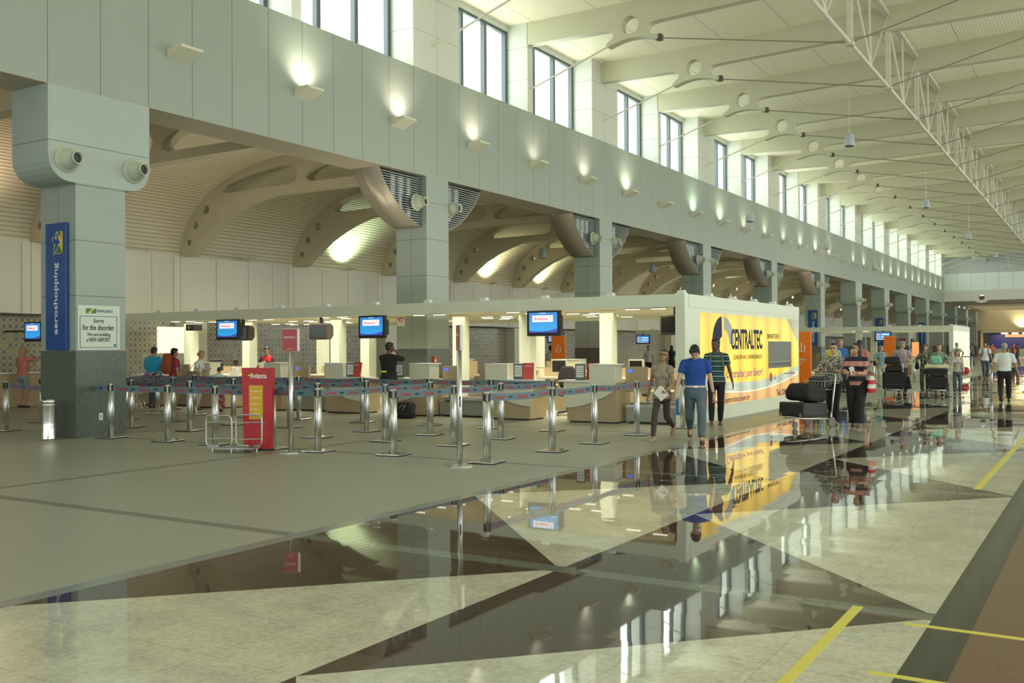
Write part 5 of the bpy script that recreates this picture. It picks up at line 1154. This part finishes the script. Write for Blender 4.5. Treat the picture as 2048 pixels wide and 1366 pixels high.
suitcase(on_cart(cx1, cy1, d1, .12, -.24, .22), (R_(8), 0, R_(d1-90)), (.26, .14, .42), 'dark purple bag upright on the nearest cart', cloth('purple', (.03, .012, .06)), True, 'small_bag')
lace = printed('print_lace', (.42, .42, .36), (.03, .03, .03), 38)
person(-4.70, 19.86, 1.62, -100, 'person in grey patterned blouse pushing the nearest luggage cart', 'f', .009, 1.03, la=(-.05, .08, .042), ra=(.05, -.1, .06), lw=(-.14, .20, .66), rw=(.14, .20, .66), head=(10, 0, 0), top=lace, sleeve=.95, hem=.50, trousers=cloth('black', (.012, .012, .014)), legw=1.1, hair='black', hairstyle='tied', glasses=True, female=True, lcurl=1.3, rcurl=1.3, toe=(0, 12))
pinks = stripes('stripe_pink', [(.015, .015, .03), (.50, .23, .20)], .19, off=.06)
def ex_pink(b, I): 
    paper_in_hand('white card held by the person in the pink striped shirt', b, (I['wR']+I['wL'])/2+V(-.03, .07, .05), size=(.08, .15), ang=8)
b_, I_ = person(-4.20, 19.58, 1.62, -92, 'person in pink and navy striped polo shirt and wide black trousers', 'l', .0075, 1.22, la=(-.05, .10, .042), ra=(.05, -.06, .045), lw=(-.05, .19, .64), rw=(.07, .19, .64), head=(-42, -6, 0), top=pinks, sleeve=.75, hem=.50, trousers=cloth('black', (.012, .012, .014)), legw=2.4, shoes=(.12, .07, .05), hair='black', hairstyle='long', glasses=True, female=True, extra=ex_pink, lcurl=.7, rcurl=.9)
strap_bag('red and white striped bag at the side of the person in pink stripes', b_, I_, stripes('stripe_redwhite', [(.50, .02, .03), (.60, .58, .52)], .16), -1, (.19, .07, .22), .62)
# --- mid distance
def ex_vest(b, I):
    z = .66*I['H']; bm = bmesh.new(); box(bm, -.10, .145, z, -.02, .15, z+.06); bm_obj('badge', bm, dark, b); bm = bmesh.new(); loft(bm, [circ(V(0, .135, q), V(1, 0, 0), V(0, 1, 0), w2, .012, 8) for q, w2 in ((.68*I['H'], .02), (.72*I['H'], .03), (.80*I['H'], .022), (.82*I['H'], .03))]); bm_obj('tie', bm, navy, b)
    bm = bmesh.new(); loft(bm, [circ(I['hd'](0, -.004, z_), V(1, 0, 0), V(0, 1, 0), r*I['H'], r*1.15*I['H'], 16) for z_, r in ((.045, .050), (.062, .052), (.075, .03))]); bm_obj('cap', bm, mat('cap_blue', (.18, .32, .45), .7), b)
person(-7.42, 31.2, 1.74, -78, 'person in bright yellow vest and tie walking behind the grey blouse', 'f', .012, 1.05, la=(-.05, .12, .045), ra=(.05, -.1, .07), head=(-5, 0, 0), top=cloth('light_blue', (.35, .48, .58)), sleeve=1.5, hem=.52, trousers=cloth('black', (.012, .012, .014)), vest=mat('vest_yellow', (.62, .62, .04), .7), hair='grey', hairstyle='short', extra=ex_vest, toe=(0, 15))
person(-6.55, 31.0, 1.74, 75, 'person in peach shirt mostly hidden behind the pink striped polo', 'm', .014, 1.08, top=cloth('peach', (.55, .22, .18)), sleeve=.7, trousers=jeans, hair='black', hairstyle='full', la=(-.05, .1, .045), ra=(.05, -.1, .07))
person(-7.72, 33.6, 1.78, -40, 'grey-haired person in blue polo turned sideways near the canopy', 'l', .014, 1.1, top=cloth('mid_blue', (.03, .12, .38)), sleeve=.7, trousers=cloth('slate', (.06, .07, .09)), hair='grey', hairstyle='short', head=(-35, 0, 0))
person(-8.2, 29.2, 1.68, 100, 'person in dark blue tee shirt half hidden behind the advert box', 'm', .014, 1.05, top=cloth('dark_teal', (.02, .06, .10)), sleeve=.6, trousers=cloth('black', (.012, .012, .014)), hair='black')
person(-2.52, 30.0, 1.68, 92, 'person in white short-sleeved shirt walking away at the right', 'm', .0095, 1.08, la=(-.05, -.20, .11), ra=(.05, .20, .042), lw=(-.195, -.04, .49), rw=(.20, .05, .49), top=cloth('white', (.66, .70, .70), .03), sleeve=.75, hem=.535, trousers=cloth('black', (.012, .012, .014)), legw=1.5, hair='grey', hairstyle='short', toe=(48, 0), shoes=(.02, .02, .02))
cx2, cy2, d2 = -5.75, 32.0, -80; cart(cx2, cy2, d2, 'luggage cart with a tall stack of black suitcases')
suitcase(on_cart(cx2, cy2, d2, 0, .06, .22), (R_(-4), 0, R_(d2-90)), (.66, .34, .52), 'large upright black suitcase at the base of the tall stack'); suitcase(on_cart(cx2, cy2, d2, 0, .0, .75), (0, 0, R_(d2-92)), (.50, .34, .22), 'middle black bag of the tall stack', blackc, True, 'travel_bag'); suitcase(on_cart(cx2, cy2, d2, .05, -.05, .98), (0, 0, R_(d2-86)), (.46, .34, .24), 'topmost black bag of the tall stack', blackc, True, 'shoulder_bag'); suitcase(on_cart(cx2, cy2, d2, -.42, -.12, .22), (0, R_(8), R_(d2-90)), (.16, .36, .38), 'black backpack hanging off the side of the tall stack cart', blackc, True, 'small_bag')
plaid = stripes('stripe_plaid', [(.42, .45, .45), (.20, .24, .30), (.42, .45, .45), (.45, .10, .12), (.42, .45, .45)], .11, 0)
person(-5.70, 33.05, 1.70, -80, 'person in pale shirt with red stripes leaning on the tall luggage cart', 'f', .012, 1.1, lw=(-.13, .16, .62), rw=(.13, .16, .62), lean=.10, head=(55, 0, 0), top=plaid, sleeve=.7, trousers=cloth('slate', (.06, .07, .09)), hair='grey', hairstyle='full')
cx3, cy3, d3 = -4.55, 32.15, -80; cart(cx3, cy3, d3, 'luggage cart carrying suitcases topped with a cream pillow')
suitcase(on_cart(cx3, cy3, d3, 0, .06, .22), (0, 0, R_(d3-90)), (.62, .40, .38), 'lower black suitcase on the cart with the pillow'); suitcase(on_cart(cx3, cy3, d3, 0, .02, .61), (0, 0, R_(d3-90)), (.60, .42, .24), 'upper black suitcase under the cream pillow')
suitcase(on_cart(cx3, cy3, d3, 0, .0, .86), (0, 0, R_(d3-90)), (.70, .46, .12), 'cream pillow lying on top of the suitcases', cloth('cream', (.60, .57, .40)), True, 'pillow'); suitcase(on_cart(cx3, cy3, d3, .02, -.06, .985), (0, 0, R_(d3-80)), (.34, .22, .26), 'mint green bag on top of the cream pillow', cloth('mint', (.22, .50, .36)), True, 'soft_bag')
person(-4.62, 33.15, 1.60, -80, 'person with curly hair and green scarf behind the cart with pillow', 'f', .012, 1.05, lw=(-.13, .15, .66), rw=(.02, .12, .80), rp=(.4, .2, -1), head=(10, -5, 0), top=printed('print_leaf', (.12, .20, .12), (.30, .32, .24), 16), sleeve=1.5, trousers=cloth('olive', (.05, .06, .04)), hair='auburn', hairstyle='curly', female=True)
b_, I_ = person(-5.12, 33.75, 1.60, -95, 'person with short reddish hair, patterned top and jeans left of the pillow cart', 'f', .012, 1.0, lw=(-.10, .15, .66), rw=(.12, .15, .66), head=(30, 0, 0), top=printed('print_tropic', (.03, .08, .08), (.40, .42, .30), 14, (.20, .10, .05)), sleeve=.9, trousers=jeans, legw=.8, hair='auburn', hairstyle='full', female=True, shoes=(.3, .12, .08))
strap_bag('black handbag of the person in the patterned top and jeans', b_, I_, blackc, 1, (.15, .06, .15), .48)
b_, I_ = person(-4.18, 33.8, 1.42, -85, 'long-haired girl in white jacket and jeans right of the pillow cart', 'l', .012, .9, lw=(-.13, .08, .50), rw=(.06, .12, .82), rp=(.4, .2, -1), top=cloth('ivory', (.55, .50, .46)), sleeve=1.5, trousers=jeans, legw=.7, hair='black', hairstyle='long', female=True)
b_, I_ = person(-7.55, 39.4, 1.56, -60, 'white-haired person in teal top and pale trousers near a queue post', 'f', .013, 1.1, lw=(-.10, .15, .62), rw=(.12, .14, .62), head=(40, 0, 0), top=printed('print_teal', (.12, .24, .28), (.30, .42, .44), 20), sleeve=.8, trousers=cloth('sand', (.45, .42, .32)), legw=1, hair='grey', hairstyle='full', female=True)
strap_bag('small black bag held by the white-haired person in teal', b_, I_, blackc, 1, (.13, .05, .12), .45)
person(-6.85, 55.3, 1.70, 70, 'person in white tee shirt and cap with hand on hip by the glowing wall', 'm', .016, 1.05, lw=(-.12, -.02, .55), lp=(-1, -.2, 0), rw=(.13, .0, .56), rp=(1, -.2, 0), top=cloth('white', (.66, .70, .70), .03), sleeve=.6, trousers=cloth('ash', (.35, .36, .36)), hair='grey')
b_, I_ = person(-5.0, 50.0, 1.72, -75, 'person in white polo with dark backpack straps walking in the distance', 'm', .016, 1.05, la=(-.05, -.12, .08), ra=(.05, .14, .045), top=cloth('white', (.66, .70, .70), .03), sleeve=.6, trousers=cloth('slate', (.06, .07, .09)), hair='black'); backpack('dark backpack on the distant person in white polo', b_, I_, blackc)
cart(-5.80, 49.1, -95, 'distant luggage cart with a red bag'); suitcase((-5.80, 49.05, .22), (0, 0, 0), (.45, .5, .34), 'red bag on the distant luggage cart', cloth('scarlet', (.42, .03, .03)), True, 'travel_bag')
# --- at the desks
def ex_phone(b, I):
    d = I['wR']+V(-.02, -.01, .07); bm = bx(-.012, -.03, -.06, .012, .03, .06); o = thing('mobile_phone', 'mobile phone held at the ear of the person in black', 'phone', b.location+b.rotation_euler.to_matrix() @ d, b.rotation_euler.z); bm_obj('handset', bm, MATS['speaker_grey'], o)
    z = .60*I['H']; ob = bm_obj('back_print', bx(-.11, -.132, z, .05, -.128, z+.035), mat('print_lime', (.5, .65, .05), .5, emit=(.5, .65, .05), estr=.2), b)
    bm = bmesh.new(); loft(bm, [circ(I['nb']+V(0, 0, dz), V(1, 0, 0), V(0, 1, 0), .075, .07, 16) for dz in (-.03, -.012)]); bm_obj('collar', bm, yellow, b)
person(-13.98, 17.45, 1.70, 88, 'person in black shirt talking on a phone at the middle desk, seen from behind', 'd', .0095, 1.28, la=(-.05, -.02, .042), ra=(.06, .03, .042), lw=(-.05, .18, .60), rw=(.075, .07, .87), rp=(.55, .25, -1), head=(-25, 8, 0), top=cloth('black', (.012, .012, .014)), sleeve=.9, hem=.49, trousers=cloth('charcoal', (.02, .022, .025)), legw=1.0, shoes=(.25, .25, .25), hair='black', extra=ex_phone)
t = suitcase((-13.42, 17.35, 0), (0, 0, .1), (.44, .26, .36), 'black travel bag with thin white mark on the floor by the person in black', blackc, True, 'travel_bag')
bm = bmesh.new(); tube(bm, [(-.08, -.134, .24), (-.02, -.136, .30), (.05, -.134, .27), (.08, -.134, .31)], .003, 6); tube(bm, [(.08, -.134, .31), (.0, -.134, .18)], .003, 6); bm_obj('white_mark', bm, white, t)
def ex_clerk(b, I): paper_in_hand('white papers held by the clerk in the red vest', b, (I['wL']+I['wR'])/2+V(0, .06, .05), size=(.22, .15), ang=4)
person(-19.62, 19.25, 1.64, -68, 'clerk in red vest over dark shirt reading papers behind a desk', 'm', .011, 1.0, lw=(-.08, .17, .66), rw=(.08, .17, .66), head=(0, 18, 0), top=cloth('maroon_black', (.04, .012, .012)), sleeve=1.5, trousers=cloth('black', (.012, .012, .014)), vest=cloth('bright_red', (.45, .015, .02)), hair='black', hairstyle='tied', female=True, extra=ex_clerk)
def ex_tie(b, I): bm = bmesh.new(); loft(bm, [circ(V(0, .125, q*I['H']), V(1, 0, 0), V(0, 1, 0), w2, .012, 8) for q, w2 in ((.62, .02), (.66, .032), (.78, .022), (.80, .03))]); bm_obj('tie', bm, redp, b)
person(-20.85, 19.15, 1.66, -150, 'clerk in white shirt and red tie seated behind the desk, seen in profile', 'd', .011, 1.0, la=(-.06, .24, .045), ra=(.06, .24, .045), lw=(-.10, .2, .58), rw=(.10, .2, .58), top=cloth('white', (.66, .70, .70), .03), sleeve=1.5, trousers=cloth('black', (.012, .012, .014)), hair='black', extra=ex_tie, zoff=-.36) if False else None
person(-20.80, 19.20, 1.28, -150, 'clerk in white shirt and red tie low behind the desk, seen in profile', 'd', .010, 1.25, lw=(-.10, .2, .62), rw=(.10, .2, .62), top=cloth('white', (.66, .70, .70), .03), sleeve=1.5, trousers=cloth('black', (.012, .012, .014)), hair='black', extra=ex_tie)
turq = cloth('turquoise', (.02, .34, .58))
person(-22.0, 17.4, 1.64, 95, 'large person in turquoise polo seen from behind at the left desks', 'm', .011, 1.65, lw=(-.17, .16, .58), rw=(.17, .16, .58), head=(0, 15, 0), top=turq, sleeve=.85, hem=.47, trousers=cloth('slate', (.06, .07, .09)), hair='black')
b_, I_ = person(-20.80, 17.1, 1.60, 70, 'person in dark red shirt and shorts seen from behind with a large backpack', 'm', .011, 1.05, head=(-30, 5, 0), top=cloth('crimson', (.33, .03, .04)), sleeve=.7, shorts=cloth('charcoal', (.02, .022, .025)), shoes=(.3, .1, .1), hair='black', hairstyle='full'); backpack('big rust-coloured backpack on the person in dark red', b_, I_, mat('pack_rust', (.26, .06, .02), .7, var=.4, bscale=8), size=(.18, .13, .52))
b_, I_ = person(-20.25, 17.35, 1.54, 35, 'blond person in white tee shirt and white trousers leaning to the desk', 'l', .011, 1.05, lw=(-.06, .17, .66), rw=(.10, .15, .60), lean=.10, head=(0, 15, 0), top=cloth('white', (.66, .70, .70), .03), sleeve=.6, trousers=cloth('off_white', (.5, .5, .46)), legw=.6, hair='blond', hairstyle='tied', female=True); strap_bag('large taupe handbag on the arm of the blond person in white', b_, I_, mat('leather_taupe', (.20, .15, .09), .5), 1, (.20, .09, .20), .52)
person(-19.25, 17.2, 1.12, 110, 'small child with brown hair in a long red patterned skirt', 'l', .011, 1.05, top=cloth('white', (.66, .70, .70), .03), sleeve=.6, skirt=(printed('print_red_floral', (.40, .03, .03), (.05, .06, .10), 22, (.5, .45, .4)), .06), hair='brown', hairstyle='tied', female=True, head=(0, 25, 0))
person(-25.45, 15.85, 1.66, 100, 'long-haired blond person in pink blouse leaning by the low counter at the left edge', 'm', .011, 1.1, lw=(-.04, .17, .66), rw=(.10, .12, .84), rp=(1, 0, -.3), top=cloth('salmon', (.50, .15, .13), .4), sleeve=.7, shorts=cloth('faded', (.22, .26, .28)), hair='blond', hairstyle='long', female=True, head=(-20, 5, 0))
# folded pushchair
t = thing('folded_pushchair', 'folded pushchair with grey wheels in front of the person in turquoise', 'pushchair', (-21.6, 16.6, 0), .2)
for q, (x_, y_) in enumerate(((-.38, 0), (-.38, .3), (.1, 0))):
    bm = bmesh.new(); pts = [(x_+.13*math.cos(i*PI/9), y_, .14+.13*math.sin(i*PI/9)) for i in range(19)]; tube(bm, pts, .014); cyl(bm, (x_, y_-.02, .14), (x_, y_+.02, .14), .03)
    for i in range(3): tube(bm, [(x_+.12*math.cos(i*PI/3), y_, .14+.12*math.sin(i*PI/3)), (x_-.12*math.cos(i*PI/3), y_, .14-.12*math.sin(i*PI/3))], .006, 6)
    bm_obj('wheel', bm, galv, t)
bm = bmesh.new(); tube(bm, rounded([(-.38, 0, .14), (.0, .0, .45), (.45, .0, .95), (.5, .15, 1.0), (.45, .3, .95), (-.38, .3, .14)], .06), .014); bm_obj('chassis', bm, galv, t)
bm = bmesh.new(); ell(bm, (.28, .15, .85), (.22, .16, .12)); bm_obj('seat_fabric', bm, printed('print_pram', (.03, .03, .04), (.45, .10, .25), 9, (.05, .2, .5)), t, True)
# --- far crowd
random.seed(11)
FAR = [(-10.4, 84, .15, .5), (-9.7, 82, .02, .02), (-9.2, 83, .10, .12), (-8.6, 88, .45, .4), (-10.9, 90, .02, .02), (-9.0, 95, .4, .1), (-7.9, 84, .5, .15), (-7.4, 96, .35, .35), (-6.9, 90, .4, .05), (-8.3, 100, .05, .05), (-6.3, 86, .10, .02), (-10.0, 100, .3, .3)]
FL = ['in black shirt crouched group, leftmost', 'in black beside the far columns', 'in grey tee shirt with khaki trousers', 'in pale top near the lit shop', 'in black at the very back left', 'in orange top before the lit shop', 'in orange shirt left of the distant backpacker', 'in grey shirt under the shop lights', 'in reddish shirt behind the distant backpacker', 'in black far behind the backpacker', 'in dark maroon at the right edge', 'in mid grey at the far end']
TOPC = [(.02, .02, .022), (.02, .02, .022), (.10, .12, .14), (.5, .48, .42), (.02, .02, .022), (.55, .18, .06), (.5, .16, .06), (.2, .2, .2), (.35, .06, .05), (.02, .02, .022), (.10, .02, .02), (.18, .18, .18)]
for i, (x, y, a_, b2) in enumerate(FAR):
    person(x, y, 1.6+.15*random.random(), random.choice([-80, 90, 20, 160]), 'distant person ' + FL[i], random.choice('mldf'), .03, 1.05, la=(-.05, .06, .045), ra=(.06, -.06, .05), top=cloth('far_%d' % i, TOPC[i]), trousers=cloth('far_t%d' % (i % 4), [(.02, .02, .025), (.2, .16, .08), (.04, .06, .10), (.03, .03, .03)][i % 4]), hair='black')
for i, (x, y, c_, l_) in enumerate(((-19.2, 44, (.5, .5, .48), 'in white top with dark bag seen through the near canopy'), (-18.2, 44.5, (.02, .02, .02), 'in black with long hair seen through the near canopy'), (-17.3, 30.9, (.45, .47, .50), 'in white chair beside the orange totem, seen from behind'), (-12.6, 58.4, (.3, .3, .32), 'staff clerk behind the far canopy desk'), (-9.4, 58.4, (.05, .08, .2), 'staff clerk in navy behind the far poster'))):
    person(x, y, 1.64, [-60, 110, 100, -80, -80][i], 'distant person ' + l_, 'm', .018, 1.0, top=cloth('mid_%d' % i, c_), trousers=cloth('black', (.012, .012, .014)), hair='black', hairstyle='long' if i in (1,) else 'short', female=i < 2)
# ------------------------------------------------------------------ far end of the hall
sh = thing('shop_front', 'distant lit shop with dark blue wall and warm pelmet lights', 'shop', (-15.5, 149.6, 0)); sh.scale = (1.17, 1, 1.13)
bm = bmesh.new(); box(bm, 0, 0, 2.9, 9.5, .35, 3.3); box(bm, 0, 0, 0, .25, .35, 2.9); box(bm, 9.25, 0, 0, 9.5, .35, 2.9); bm_obj('shop_frame', bm, mat('shop_cream', (.6, .5, .33), .5), sh)
bm_obj('blue_wall', bx(.9, .2, .3, 8.4, .3, 2.85), mat('shop_blue', (.02, .025, .12), .4, emit=(.05, .05, .22), estr=.10), sh)
for i in range(4): bm_obj('pelmet_light', bx(2.2+i*1.1, -.02, 2.75, 2.9+i*1.1, .05, 2.87), mat('pelmet_glow', (1, .8, .5), .5, emit=(1, .8, .5), estr=6), sh)
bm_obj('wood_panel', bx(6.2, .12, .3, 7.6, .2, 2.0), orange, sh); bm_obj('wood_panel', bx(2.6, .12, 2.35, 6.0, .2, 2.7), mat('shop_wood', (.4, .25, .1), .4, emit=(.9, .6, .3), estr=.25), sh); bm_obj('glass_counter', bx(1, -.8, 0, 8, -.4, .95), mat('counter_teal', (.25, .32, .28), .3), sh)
area('shop_light', (-10.5, 148.5, 3.1), (0, 0, 0), 7, 1, 260, (1, .75, .45))
spot('far_wall_spot', (-10.4, 149.35, 3.95), (0, .55, 1), 330, (1, .95, .62), 120, .8, .1)
tag(bm_obj('wall_uplight', bevel(bx(-10.8, 149.2, 3.76, -10.0, 150.0, 3.9), .01, 1), whitem), 'wedge uplight washing the distant wall above the shop', 'uplight')
area('low_hall_light', (-8, 140, 6.6), (0, 0, 0), 14, 20, 700, (1, .86, .6))
